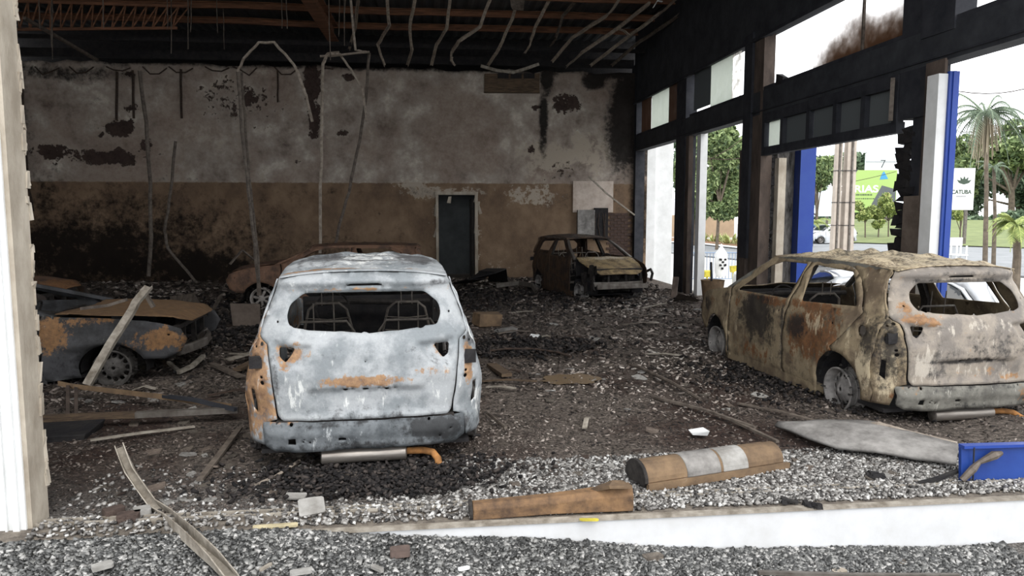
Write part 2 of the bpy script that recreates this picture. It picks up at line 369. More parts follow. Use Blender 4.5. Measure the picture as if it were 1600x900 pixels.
def make_car(name, label, cat, loc, rz, body, S_=None, sx=1, sz=1, warp=None, W=.88, blobs=None, roofamp=.018, hood=None, hood_lift=0, glass=False, wheels='steel', wr=.215, tyre=0, muffler=True, group=None, detail=1.0, hoodmat=None, rearmat=None, lowmat=None, roofmat=None, interior=True, rear=True, base=(0, 0, 0), corner_base=None, skip=(), res=.045, zdrop=0):
    root = empty(name, loc, rz, label=label, cat=cat, group=group); blobs = blobs or {}
    warp = warp or [(0, 0), (4.1, 4.1)]; iw = [(b, a) for a, b in warp]
    wy = lambda y: lerp(warp, y) if 0 <= y <= 4.1 else y+(warp[-1][1]-warp[-1][0] if y > 4 else 0)
    def prof(y, z):
        mid = slerp_([(.1, .955), (.25, .985), (.6, 1.0), (.8, .99), (.93, .965), (1.2, .83), (1.42, .69)], z)
        rr = slerp_([(.1, .93), (.25, .96), (.6, 1.0), (.86, .945), (.97, .885), (1.2, .80), (1.40, .70)], z)
        k = max(0, min(1, (1.5-y)/1.3)); return rr*k+mid*(1-k)
    def Sf(y, z):
        t = 1.0
        if y < 1.0: t -= .055*((1-y))**2.4
        if y > 2.9: t -= .13*((y-2.9)/1.1)**2.0
        s = W*t*prof(y, z)
        for ya in (.73, 3.33):   # swollen wheel arches
            d = math.hypot(y-ya, z-.25); s += .022*math.exp(-((d-.36)/.06)**2)*(1 if z < .7 else 0)
        return s
    RC = [(.1, .06), (.2, .03), (.3, .0), (.37, .02), (.385, .03), (.45, .035), (.56, .02), (.70, .0), (.85, .01), (.95, .045), (1.0, .08), (1.27, .255), (1.31, .25), (1.34, .22), (1.37, .235), (1.40, .285), (1.43, .34)]
    Rc = lambda z: lerp(RC, z)
    dz = lambda z: lerp([(.1, .26), (.8, .24), (1.0, .16), (1.4, .10)], z)
    ye = lambda z: Rc(z)+dz(z)
    roofz = lambda y: lerp([(.3, 1.385), (.8, 1.42), (1.4, 1.43), (2.0, 1.415), (2.35, 1.385)], y)
    def T(x, y, z):
        z2 = z*sz - (zdrop*max(0, (z-.95)/.45) if zdrop else 0); return (x*sx, wy(y), z2)
    def side(s): return lambda y, z: T(s*Sf(y, z), y, z)
    def rearf(x, z):
        xe = Sf(ye(z), z); y = Rc(z)+dz(z)*min(1, abs(x)/xe)**5; return x, y, z
    bl = lambda k, d=(): blobs.get(k, d)
    arch = lambda yc, a0, a1, n=12, r=.335: [(lerp(iw, lerp(warp, yc)+cos(a)*r), .25+sin(a)*r) for a in [a0+(a1-a0)*i/n for i in range(n+1)]]
    for s, sn in ((-1, 'l'), (1, 'r')):
        o_ = (s, 0, 0); mp = side(s)
        # rear quarter with roof pillar
        z_l = [.2, .3, .4, .5, .6, .7, .8, .9, .95, 1.0, 1.1, 1.2, 1.3, 1.385]
        q = [(ye(z), z) for z in z_l]
        q += [(.75, 1.405), (1.0, 1.41), (.80, 1.34), (.66, 1.26), (.52, 1.05), (.49, .985), (.672, .768), (.812, .614)]
        q += arch(.73, radians(80), radians(188), 12) + [(.39, .12)] if False else arch(.73, radians(82), radians(176), 12)+[(.40, .20)]
        fuel = [circ(.44, .83, .055, 12)] if s < 0 and 'fuel' not in skip else []
        sheet('quarter_panel', q, fuel + [circ(.60, .93, .013, 6)], mp, body, root, res, bl('quarter_'+sn, bl('quarter')), out=o_, rough=.01*detail, base=base)
        if fuel:
            b = MB(); b.lathe([(0, 0), (.06, 0), (.06, .01), (0, .01)], T(s*(Sf(.44, .83)-.03), .44, .83), (s, 0, 0), 14); b.build('fuel_filler', M['steel'], root, smooth=True)
        # rear door
        d = [(.985+.09, .10), (1.05, .24)] + arch(.73, radians(8), radians(78), 8) + [(.82, .62), (.68, .77), (.50, .985), (.545, 1.05), (.68, 1.27), (.82, 1.35), (1.05, 1.405), (1.58, 1.41), (1.60, 1.36), (1.63, .98), (1.70, .6), (1.70, .08)]
        win = rounded([(.60, 1.03), (.74, 1.25), (.86, 1.33), (1.53, 1.355), (1.42, .985)], .03)
        sheet('rear_door', d, [win, circ(.86, .84, .014, 6), circ(1.0, .86, .01, 6)], mp, body, root, res, bl('rear_door_'+sn, bl('rear_door')), out=o_, rough=.012*detail, base=base)
        d = [(1.72, .08), (1.72, .6), (1.65, .98), (1.61, 1.38), (1.60, 1.41), (2.2, 1.405), (2.36, 1.385), (2.95, .99), (2.93, .9), (2.95, .5), (2.93, .10)]
        win2 = rounded([(1.70, .985), (1.66, 1.355), (2.12, 1.355), (2.30, 1.30), (2.78, .965)], .03)
        sheet('front_door', d, [win2, circ(1.80, .84, .014, 6)], mp, body, root, res, bl('front_door_'+sn, bl('front_door')), out=o_, rough=.012*detail, base=base)
        d = [(2.97, .10), (2.96, .5), (2.95, .9), (2.97, .985), (3.06, .965), (3.4, .92), (3.75, .85), (3.93, .76), (3.98, .62), (3.93, .45), (3.78, .36)] + arch(3.33, radians(20), radians(200), 16)
        if 'fender_'+sn not in skip:
            sheet('front_fender', d, [circ(3.82, .68, .012, 6)], mp, body, root, res, bl('fender_'+sn, bl('fender')), out=o_, rough=.014*detail, base=base)
        if glass:
            sheet('side_window', win, [], lambda y, z: T(s*(Sf(y, z)-.02), y, z), M['carglass'], root, .2, thick=0, out=o_); sheet('side_window', win2, [], lambda y, z: T(s*(Sf(y, z)-.02), y, z), M['carglass'], root, .2, thick=0, out=o_)
        # sill, rails, pillars
        b = MB(); b.sweep([T(s*(W-.07), y, .13) for y in (1.08, 2.0, 2.98)], .09, .10); b.build('door_sill', body, root)
        b = MB(); b.sweep([T(s*(Sf(y, 1.38)-.025), y, roofz(y)-.03) for y in (.42, .8, 1.4, 2.0, 2.35)], .05, .05)
        b.sweep([T(s*(Sf(2.35, 1.38)-.02), 2.36, 1.36), T(s*(Sf(2.7, 1.15)-.02), 2.68, 1.17), T(s*(Sf(3.0, .95)-.03), 3.05, .955)], .055, .04); b.build('roof_pillar', lowmat or body, root)
        b = MB(); b.sweep([T(s*(Sf(1.6, .3)-.06), 1.66, .15), T(s*(Sf(1.6, .95)-.05), 1.63, .95), T(s*(Sf(1.6, 1.38)-.03), 1.58, 1.38)], .10, .04, (1, 0, 0)); b.build('door_pillar', M['char2'], root)
        if rear:
            inner = lambda z: lerp([(.2, .715), (.38, .70), (.39, .615), (.93, .675), (.965, .725), (1.0, .742), (1.37, .61)], z)
            zs = [.2, .28, .36, .385, .40, .5, .6, .7, .8, .9, .93, .96, .98, 1.1, 1.2, 1.3, 1.37]
            poly = [(s*(inner(z)+.006), z) for z in zs]+[(s*max(inner(z)+.016, Sf(ye(z), z)), z) for z in zs[::-1]]
            slot = [(s*a, b_) for a, b_ in ((.775, .60), (.805, .61), (.80, .46), (.765, .43))]
            lampx = [(s*(.755+.032*cos(a)*R.uniform(.8, 1.2)), .80+.045*sin(a)*R.uniform(.8, 1.2)) for a in [2*pi*k/9 for k in range(9)]]
            sheet('lamp_corner_panel', poly, [slot, lampx, circ(s*.72, .70, .012, 6), circ(s*.715, .66, .016, 8), circ(s*.76, .91, .010, 6), circ(s*.72, .93, .014, 7)], lambda x, z: T(*rearf(x, z)), body, root, .03, bl('corner_'+sn, bl('corner')), out=(0, -1, 0), rough=.008*detail, base=corner_base or base)
            b = MB(); b.box(T(s*.75, .14, .80), (.09, .03, .09), None, .012); b.build('lamp_socket', M['char'], root)
    if rear:
        hl = lambda s: rounded([(s*.485, .905), (s*.595, .91), (s*.585, .83), (s*.55, .80), (s*.515, .85)], .018)
        win = rounded([(-.55, 1.12), (-.53, 1.20), (-.43, 1.272), (.43, 1.272), (.53, 1.20), (.55, 1.12), (.52, 1.045), (.40, 1.025), (.2, 1.01), (0, 1.0), (-.2, 1.01), (-.42, 1.03), (-.52, 1.05)], .03, 3)
        if not glass: win = [(x, z+(R.uniform(-.006, .006) if z < 1.06 else 0)) for x, z in win]
        tg = rounded([(-.60, 1.385), (-.738, 1.0), (-.72, .962), (-.67, .93), (-.645, .7), (-.61, .43), (-.58, .392), (.58, .392), (.61, .43), (.645, .7), (.67, .93), (.72, .962), (.738, 1.0), (.60, 1.385), (.4, 1.412), (0, 1.424), (-.4, 1.412)], .015, 2)
        rec = {s: [(s*.65, .955), (s*.35, .925), (s*.44, .78), (s*.61, .755)] for s in (-1, 1)}
        def tgf(x, z):
            X, Y, Z = rearf(x, z); p = np.array([[x, z]])
            for s in (-1, 1):
                if pip(p, rec[s])[0]: Y += .045*min(1, segdist(p, rec[s])[0]/.025)
            if abs(x) < .42:
                e = min(1, (.42-abs(x))/.06); Y += e*.03*(lerp([(.40, 0), (.44, .35), (.60, 1), (.618, 0)], z)); Y -= e*.012*lerp([(.612, 0), (.62, 1), (.72, 0)], z)
            if abs(x-.0) < .13 and .44 < z < .53: Y += .006
            Y += .006*math.exp(-((math.hypot(x, z-.81)-.065)/.012)**2)*-1
            if abs(x) < .2 and 1.31 < z < 1.35: Y += .012
            return T(X, Y, Z)
        holes = [win, hl(-1), hl(1), circ(-.14, .607, .020, 8, .013), circ(.14, .607, .020, 8, .013), [(-.022, .597), (.018, .597), (.018, .615), (-.022, .615)], circ(-.09, .607, .006, 5), circ(.085, .607, .006, 5), circ(.2, .607, .007, 5), circ(0, .81, .005, 5), circ(-.61, 1.08, .009, 6), circ(.61, 1.12, .009, 6), rounded([(-.13, 1.322), (-.10, 1.338), (.10, 1.338), (.13, 1.322)], .01, 2)]
        if glass: holes = [win]
        sheet('tailgate', tg, holes, tgf, rearmat or body, root, .026, bl('tailgate'), out=(0, -1, 0), rough=.006*detail, base=base)
        if glass: sheet('rear_window', win, [], lambda x, z: T(x, rearf(x, z)[1]+.02, z), M['carglass'], root, .2, thick=0, out=(0, -1, 0))
        lw = [(-.72, .385), (-.705, .21), (-.64, .172), (.64, .172), (.705, .215), (.70, .385)]
        sheet('rear_lower_panel', rounded(lw, .02), [] if glass else [[(-.545, .225), (-.49, .225), (-.49, .275), (-.545, .275)], [(-.205, .24), (-.15, .24), (-.15, .27), (-.205, .27)], circ(-.44, .245, .008, 6), circ(-.39, .24, .010, 6), circ(-.43, .26, .006, 5), circ(.52, .24, .009, 6), circ(-.52, .37, .014, 8), circ(.44, .372, .012, 7), circ(.6, .29, .009, 6)],
              lambda x, z: T(x, Rc(z)-.012 + .008*(1 if .22 < z < .33 and -.33 < x < .5 else 0)+.10*abs(x/.72)**5, z), lowmat or body, root, .03, bl('lower'), out=(0, -1, 0), rough=.012*detail, base=base, thick=.02)
        b = MB(); b.box(T(0, .16, .38), (1.25*sx, .2, .02)); b.build('boot_sill', M['char2'], root)
    if not glass and rear: MB().box(T(0, .31, 1.325), (.40, .03, .05)).build('slot_light_block', M['char'], root)  # black box added behind the spoiler slot so daylight does not show through
    # roof
    ys = [.30, .6, 1.0, 1.4, 1.8, 2.2, 2.36]
    edge = lambda y: Sf(max(y, .35), 1.38)-.004
    ro = [(edge(y), y) for y in ys] + [(-edge(y), y) for y in ys[::-1]]
    def rf(x, y):
        e = edge(y); q = min(1, abs(x)/e); z = roofz(y)+.045*(1-q**2.5)
        if roofamp and not glass:
            k = min(1, (1-q)*4)*min(1, max(0, (y-.36)*6))*min(1, max(0, (2.3-y)*5)+.2)
            z += k*(roofamp*1.6*noise.noise(Vector((x*1.6+2, y*7.5, 3))) + roofamp*noise.noise(Vector((x*7, y*14, 9))) - .6*roofamp*(1-q*q) + .022*roofamp/.018*max(0, abs(noise.noise(Vector((x*2.5, y*5, 1))))-.12))
        return T(x, y, z)
    sheet('roof_panel', ro, [], rf, roofmat or body, root, .04 if not glass else .15, bl('roof'), out=(0, 0, 1), base=base)
    b = MB(); b.sweep([T(x, 2.37-.02*(1-(x/.6)**2), 1.385+.03*(1-(x/.6)**2)) for x in (-.6, -.3, 0, .3, .6)], .06, .03); b.build('windscreen_header', body, root)
    # bonnet
    if 'hood' not in skip:
        hz = lambda y: lerp([(2.95, .99), (3.1, .975), (3.6, .90), (3.85, .84), (3.97, .75)], y)
        ho = [(.70, 3.02), (.715, 3.3), (.70, 3.6), (.62, 3.88), (.45, 3.97), (0, 4.0), (-.45, 3.97), (-.62, 3.88), (-.70, 3.6), (-.715, 3.3), (-.70, 3.02), (0, 3.10)]
        def hf(x, y):
            z = hz(y)+.03*(1-(x/.72)**2)+hood_lift*(y-3.0)+(noise.noise(Vector((x*4, y*5, 2)))*.015+.02*noise.noise(Vector((x*1.5, y*2, 2))) if not glass else 0); return T(x, y, z)
        sheet('bonnet', ho, [], hf, hoodmat or body, root, .045 if not glass else .12, bl('hood'), out=(0, 0, 1), base=base)
    # front end
    b = MB(); b.box(T(0, 3.80, .36), (1.20*sx, .05, .06)); b.box(T(0, 3.84, .74*1.0), (1.25*sx, .05, .05))
    for x in (-.6, -.22, .22, .6): b.box(T(x, 3.82, .55), (.05, .05, .40*sz))
    b.build('radiator_frame', M['char2'] if not glass else body, root)
    b = MB(); b.sweep([T(x, 3.98-.12*(x/.62)**2, .42) for x in (-.62, -.4, 0, .4, .62)], .05, .10); b.build('bumper_beam', M['steel'] if not glass else body, root, bevel=.01)
    if glass:
        b = MB(); b.sweep([T(x, 4.0-.14*(x/.75)**2, .40) for x in (-.8, -.5, 0, .5, .8)], .16, .34); b.build('front_bumper', body, root, bevel=.05)
        for s in (-1, 1): b = MB(); b.box(T(s*.62, 3.9, .70), (.24, .12, .12)); b.build('headlamp', M['lamp'], root, bevel=.03)
        b = MB(); b.box(T(0, 3.99, .62), (.8, .05, .16)); b.build('grille', M['char'], root)
        sheet('windscreen', [(-.60, 0), (.60, 0), (.68, 1), (-.68, 1)], [], lambda x, t: T(x, 2.37+.68*t, 1.385-.42*t+.03*(1-(x/.68)**2)), M['carglass'], root, .25, thick=0)
    if interior:
        b = MB()
        for k in range(26): b.box(T(R.uniform(-.45, .45), R.uniform(3.3, 3.72), R.uniform(.28, .66)), (R.uniform(.05, .25), R.uniform(.05, .2), R.uniform(.04, .16)), Matrix.Rotation(R.uniform(0, 3), 3, 'Z'), .02)
        b.tube([T(-.4, 3.7, .6), T(-.1, 3.75, .68), T(.3, 3.7, .62)], .02); b.tube([T(.1, 3.5, .7), T(.3, 3.6, .72), T(.45, 3.55, .6)], .015)
        b.build('engine_remains', M['char2'], root)
        b = MB(); b.box(T(0, 1.9, .14), (1.5*sx, wy(3.7)-.3, .03)); b.box(T(0, 3.04, .55), (1.4*sx, .04, .78*sz)); b.box(T(0, .95, .42), (1.3*sx, .06, .50*sz), Matrix.Rotation(.15, 3, 'X')); b.build('floor_pan', M['char'], root)
        b = MB(); b.tube([T(-.66, 2.86, .88), T(-.2, 2.88, .90), T(.3, 2.87, .88), T(.66, 2.86, .89)], .03)
        b.tube([T(-.36+.17*cos(a), 2.55+.05*sin(a), .86+.17*sin(a)) for a in [2*pi*k/14 for k in range(15)]], .012, 6); b.tube([T(-.36, 2.56, .86), T(-.36, 2.86, .80)], .02); b.build('dashboard_frame', M['char2'], root)
        for s in (-1, 1):
            b = MB(); x0 = s*.36
            b.tube([T(x0-.22, 1.98, .3), T(x0-.22, 1.80, .75), T(x0-.17, 1.74, .96), T(x0-.1, 1.72, 1.02), T(x0+.1, 1.72, 1.02), T(x0+.17, 1.74, .96), T(x0+.22, 1.80, .75), T(x0+.22, 1.98, .3)], .013, 6)
            for zz in (.45, .6, .75, .88): b.tube([T(x0-.2, 1.92-(zz-.3)*.3, zz), T(x0, 1.95-(zz-.3)*.3, zz-.02), T(x0+.2, 1.92-(zz-.3)*.3, zz)], .006, 5)
            b.tube([T(x0-.05, 1.72, 1.0), T(x0-.05, 1.71, 1.15), T(x0+.05, 1.71, 1.15), T(x0+.05, 1.72, 1.0)], .006, 5)
            b.sweep([T(x0-.22, 1.98, .3), T(x0-.22, 2.4, .34)], .03, .05); b.sweep([T(x0+.22, 1.98, .3), T(x0+.22, 2.4, .34)], .03, .05); b.box(T(x0, 2.2, .31), (.42, .4, .02)); b.build('front_seat_frame', M['seatframe'], root)
            b = MB(); x0 = s*.34
            b.tube([T(x0-.24, 1.0, .45), T(x0-.24, .92, .88), T(x0-.18, .90, .97), T(x0+.18, .90, .97), T(x0+.24, .92, .88), T(x0+.24, 1.0, .45)], .011, 6)
            for xx in (-.08, .08): b.tube([T(x0+xx, .95, .6), T(x0+xx, .90, 1.10), T(x0+xx, .90, 1.12)], .006, 5)
            b.tube([T(x0-.24, .96, .72), T(x0, .97, .70), T(x0+.24, .96, .72)], .007, 5); b.build('rear_seat_frame', M['seatframe'], root)
    if muffler:
        b = MB(); b.lathe([(0, 0), (.045, 0), (.058, .008), (.058, .60), (.045, .61), (0, .61)], T(-.33, .12, .105), (1, 0, 0), 24); mf = b.build('muffler', M['silver'], root, smooth=True)
        b = MB(); b.tube([T(.28, .12, .11), T(.40, .11, .11), T(.47, .08, .10), T(.50, .02, .07), T(.505, .0, .03)], .026, 10); b.build('tailpipe', M['rustpipe'], mf, smooth=True)
    zc = wr+.0+tyre
    for (s, y) in ((-1, .73), (1, .73), (-1, 3.33), (1, 3.33)):
        if ('wheel', s, y) in skip: continue
        wheel(root, s*(W*sx-.03), wy(y), zc, wr, s, wheels, tyre)
        if not tyre or True:
            b = MB(); yc = wy(y); n = 14; a_ = [radians(-10+200*i/n) for i in range(n+1)]
            b.add([v for a in a_ for v in ((s*(W*sx-.07), yc+cos(a)*.335, (.25+sin(a)*.335)*sz), (s*(W*sx-.33), yc+cos(a)*.335, (.25+sin(a)*.335)*sz))], [(2*i, 2*i+1, 2*i+3, 2*i+2) for i in range(n)]); b.build('wheel_arch', M['char'], root)
    b = MB()
    for y in (.73, 3.33): b.tube([T(-W+.2, y, .2), T(W-.2, y, .2)], .03)
    b.build('axle', M['char'], root)
    return root
M['seatframe'] = mat('burnt_seat_frame', '#5a544e', '#7f776e', 20, rough=.6, bump=.001)
M['lamp'] = plain('lamp_lens', '#c9ccd0', .15)

# ------------------------------------------------------------------ the hall
FX = 5.9; BY = 20.8; YF = 4.2
yX = lambda px: atX(FX, px, 332).y
def wallmat(name):
    m, nt, b = mk(name)
    at = nt.nodes.new('ShaderNodeAttribute'); at.attribute_name = 'wear'; sp = nt.nodes.new('ShaderNodeSeparateColor'); nt.links.new(at.outputs['Color'], sp.inputs[0])
    t = nt.nodes.new('ShaderNodeTexCoord'); sx = nt.nodes.new('ShaderNodeSeparateXYZ'); nt.links.new(t.outputs['Object'], sx.inputs[0])
    n0 = tex(nt, .45, 5, .6); n1 = tex(nt, 1.6, 9, .68); n2 = tex(nt, 7, 9, .72); n3 = tex(nt, 1.3, 9, .66, stretch=(1, 1, .8))
    up = ramp(nt, n1, [(.30, hexc('#62564e')), (.43, hexc('#8b8077')), (.55, hexc('#a1978d')), (.68, hexc('#c6beb3'))])
    up = mixc(nt, mth(nt, 'MULTIPLY', sstep(nt, n0, .45, .62), .7), up, ramp(nt, n2, [(.35, hexc('#7c6b60')), (.65, hexc('#9c8e82'))]))
    low = ramp(nt, n3, [(.28, hexc('#57493f')), (.48, hexc('#74614f')), (.70, hexc('#8b7661'))])
    zz = mth(nt, 'ADD', sx.outputs[2], mth(nt, 'MULTIPLY', mth(nt, 'SUBTRACT', n2, .5), .10))
    col = mixc(nt, sstep(nt, zz, 2.64, 2.68), low, up)
    nn = mth(nt, 'ADD', mth(nt, 'MULTIPLY', n1, .5), mth(nt, 'MULTIPLY', n2, .5))
    def mask(ch, g, lo=.42, hi=.50): return sstep(nt, mth(nt, 'ADD', sp.outputs[ch], mth(nt, 'MULTIPLY', mth(nt, 'SUBTRACT', nn, .5), g)), lo, hi)
    col = mixc(nt, mask(2, 3.4, .45, .65), col, hexc('#a89d8f'))
    pk = mask(0, 2.0, .40, .46); col = mixc(nt, pk, col, ramp(nt, n2, [(.3, hexc('#2c2423')), (.7, hexc('#4e413b'))]))
    col = mixc(nt, mth(nt, 'MULTIPLY', mask(1, 1.8, .30, .72), .93), col, hexc('#100f10'))
    nt.links.new(col, b.inputs['Base Color']); b.inputs['Roughness'].default_value = .95; b.inputs['Specular IOR Level'].default_value = .15
    h = mth(nt, 'SUBTRACT', mth(nt, 'MULTIPLY', n2, .6), mth(nt, 'MULTIPLY', pk, .8)); bumpn(nt, b, h, .03, .8); return m
M['backwall'] = wallmat('scorched_plaster')
def bw(px, py): p = atY(BY, px, py); return p.x, p.z
def wb(px, py, rx, ry, ch, a):
    x, z = bw(px, py); k = BY/FPX*1.02; return (x, z, rx*k, ry*k, ch, a)
dl, dr = bw(685, 305)[0], bw(741, 305)[0]; dt = bw(700, 305)[1]
wblobs = [wb(186, 200, 22, 12, 0, .8), wb(170, 245, 60, 14, 0, .7), wb(75, 237, 30, 14, 0, .6), wb(228, 228, 12, 14, 0, .7), wb(488, 120, 12, 38, 0, .9), wb(491, 190, 10, 32, 0, .75),
    wb(849, 190, 7, 52, 1, 1), wb(855, 125, 12, 25, 1, 1), wb(885, 160, 25, 18, 0, .6), wb(975, 190, 30, 85, 1, 1), wb(930, 125, 22, 16, 1, 1), wb(1000, 160, 40, 120, 1, 1), wb(955, 115, 40, 12, 1, .9),
    wb(880, 270, 35, 22, 0, .45), wb(860, 250, 55, 30, 2, .8), wb(830, 305, 60, 22, 2, .6), wb(920, 240, 50, 40, 2, .7), wb(880, 275, 40, 10, 1, .5), wb(880, 310, 40, 30, 1, .4), wb(960, 300, 30, 60, 1, .45), wb(680, 400, 20, 60, 1, .4), wb(860, 420, 60, 40, 1, .4),
    wb(420, 110, 120, 30, 2, .4), wb(380, 160, 80, 40, 0, .42), wb(500, 103, 560, 6, 1, .75), wb(120, 115, 130, 14, 1, .6), wb(30, 200, 26, 130, 1, .55),
    wb(200, 380, 300, 90, 1, .62), wb(560, 400, 160, 60, 1, .42), wb(150, 400, 190, 80, 1, .80), wb(600, 300, 320, 10, 1, .35), wb(120, 200, 150, 140, 1, .28), wb(300, 420, 110, 40, 1, .85), wb(60, 320, 80, 60, 1, .55), wb(500, 445, 560, 12, 1, .5), wb(640, 290, 30, 6, 2, .7), wb(690, 300, 60, 9, 2, .8), wb(745, 370, 8, 70, 2, .6), wb(678, 350, 7, 50, 2, .5),
    wb(780, 415, 40, 14, 2, .5), wb(420, 90, 60, 10, 1, .6), wb(965, 320, 16, 45, 1, .4), wb(560, 340, 40, 20, 0, .35), wb(1000, 300, 18, 160, 1, .8), wb(330, 210, 60, 30, 2, .35), wb(560, 200, 200, 30, 2, .3)]
for _ in range(26):
    wblobs.append(wb(R.uniform(60, 940), R.uniform(110, 280), R.uniform(4, 16), R.uniform(2, 8), R.choice([0, 2]), R.uniform(.4, .7)))
zt = bw(500, 104)[1]
top = [(-11.5, zt)] + [(x, zt+R.uniform(-.06, .05)) for x in np.arange(-11, 5.6, .35)] + [(6.3, zt)]
sheet('wall_back', [(-11.5, -.2), (6.3, -.2)] + top[::-1], [[(dl, -.1), (dr, -.1), (dr+.01, dt), (dl, dt+.02)]], lambda x, z: (x, BY, z), M['backwall'], None, .13, wblobs, .15, (0, -1, 0), kind='structure')
wback = bpy.data.objects['wall_back']
# second plane behind the top of the back wall, closing the roof space
MB().box((-2.6, 22.4, 3.5), (19, .15, 7.8)).build('wall_rear_gable', M['char'], None, kind='structure')
b = MB(); b.box((-11.6, 12.6, 3.3), (.2, 17, 7.2)); b.build('wall_left', M['backwall'], None, kind='structure')
# door opening: frame, dark room behind
b = MB(); b.box((dl-.04, BY-.02, dt/2), (.07, .24, dt)); b.box((dr+.05, BY-.02, dt/2), (.08, .24, dt)); b.box(((dl+dr)/2, BY-.02, dt+.05), (dr-dl+.2, .24, .08), None, .01)
d1 = b.build('door_1', M['beige_reveal'], None, kind='structure')
b = MB(); b.box((dr-.05, BY+.55, dt/2-.05), (.05, 1.1, dt-.1), Matrix.Rotation(.0, 3, 'Z')); b.build('door_leaf', M['char2'], d1)
b = MB(); b.box(((dl+dr)/2, BY+1.45, 1.3), (2.2, .05, 2.8)); b.build('wall_passage', mat('grey_passage', '#5b5f60', '#484b4c', 2), None, kind='structure')
for k in range(9):
    px = R.choice([R.uniform(676, 684), R.uniform(742, 750)]) if k else 702
    x, z = bw(px, R.uniform(310, 420) if k else 312); MB().box((x, BY-.05, z), (R.uniform(.04, .10), .04, R.uniform(.15, .4)), Matrix.Rotation(R.uniform(-.3, .3), 3, 'Y'), .015).build('broken_plaster', M['beige_reveal'], d1)
# floor, sill, outer ground
def grid_surface(name, x0, x1, y0, y1, res, zf, m, **kw):
    nx, ny = int((x1-x0)/res)+1, int((y1-y0)/res)+1
    vs = [(x0+(x1-x0)*i/(nx-1), y0+(y1-y0)*j/(ny-1), 0) for j in range(ny) for i in range(nx)]; vs = [(x, y, zf(x, y)) for x, y, _ in vs]
    fs = [(j*nx+i, j*nx+i+1, (j+1)*nx+i+1, (j+1)*nx+i) for j in range(ny-1) for i in range(nx-1)]
    me = bpy.data.meshes.new(name); me.from_pydata(vs, [], fs); me.shade_smooth(); return link(name, me, m, None, **kw)
def floormat():
    m, nt, b = mk('ash_covered_floor'); n1 = tex(nt, .55, 6, .6); n2 = tex(nt, 5, 9, .75); n3 = tex(nt, 28, 6, .75); n4 = tex(nt, 70, 3, .7)
    c = ramp(nt, n3, [(.32, hexc('#2a2623')), (.46, hexc('#504943')), (.58, hexc('#766c64')), (.72, hexc('#9b938b'))])
    c2 = ramp(nt, n3, [(.35, hexc('#231c1a')), (.55, hexc('#463832')), (.75, hexc('#77685c'))])
    c3 = ramp(nt, n4, [(.35, hexc('#3a3735')), (.55, hexc('#76726e')), (.7, hexc('#a5a09a'))])
    c = mixc(nt, sstep(nt, n1, .45, .60), c, c2)
    t = nt.nodes.new('ShaderNodeTexCoord'); sx = nt.nodes.new('ShaderNodeSeparateXYZ'); nt.links.new(t.outputs['Object'], sx.inputs[0])
    near = sstep(nt, mth(nt, 'ADD', sx.outputs[1], mth(nt, 'MULTIPLY', n2, 1.5)), 6.4, 5.0); c = mixc(nt, near, c, c3)
    c = mixc(nt, mth(nt, 'MULTIPLY', sstep(nt, n2, .60, .70), .8), c, hexc('#141212'))
    nt.links.new(c, b.inputs['Base Color']); b.inputs['Roughness'].default_value = .95; b.inputs['Specular IOR Level'].default_value = .2
    bumpn(nt, b, mth(nt, 'ADD', n3, mth(nt, 'MULTIPLY', n4, .5)), .03, 1); return m
M['floor'] = floormat()
grid_surface('floor', -11.6, FX+.3, YF+.3, BY+.1, .10, ground_z, M['floor'], kind='structure')
MB().box((-2.5, 12.6, -.12), (18, 16.6, .1)).build('floor_slab', M['concrete_chunk'], None, kind='structure')
MB().box(((dl+dr)/2, BY+.8, -.05), (2.2, 1.5, .1)).build('floor_passage', M['concrete_chunk'], None, kind='structure')
# sill and white curb
def sillz(x): return 0
b = MB(); b.box((1.6, YF+.18, -.27), (10.5, .36, .55)); b.build('trim_1', M['white_dirty'], None, kind='structure')
MB().box((1.6, YF+.185, .004), (10.5, .345, .010)).build('sill_dirt', M['concrete_chunk'], bpy.data.objects['trim_1']); b = MB(); b.box((1.6, YF+.012, .006), (10.5, .05, .016), None); b.box((1.6, YF+.27, .012), (10.5, .02, .024)); b.box((1.6, YF+.33, .012), (10.5, .015, .024)); b.build('trim_2', M['pale_strip'], None, kind='structure')
def out_z(x, y): return ground_z(x, min(y, 4.199))
grid_surface('floor_outer_gravel', -6, 7.5, 1.2, YF, .06, out_z, M['floor'], kind='structure')
# left pillar
pe = atZ(0, 50, 830); xe = pe.x
b = MB(); b.box((xe-1.2, 4.52, 3.3), (2.34, .20, 8.2)); wf = b.build('wall_front_left', M['white_wall'], None, kind='structure')
b = MB(); b.box((xe-.028, 4.53, 3.3), (.05, .19, 8.2), None); b.build('plaster_edge', M['beige_reveal'], wf)
b = MB()
for k in range(60):
    z = R.uniform(.0, 3.4); b.box((xe-.012, 4.625+R.uniform(-.01, .01), z), (.03, R.uniform(.01, .04), R.uniform(.03, .12)), None, .008)
b.build('chipped_edge', M['beige_reveal'], wf, kind='stuff')
b = MB(); b.box((xe-.075, 4.41, 3.3), (.035, .02, 8)); b.box((xe-.13, 4.412, 3.3), (.012, .02, 8)); b.build('corner_bead', M['white_wall'], wf)
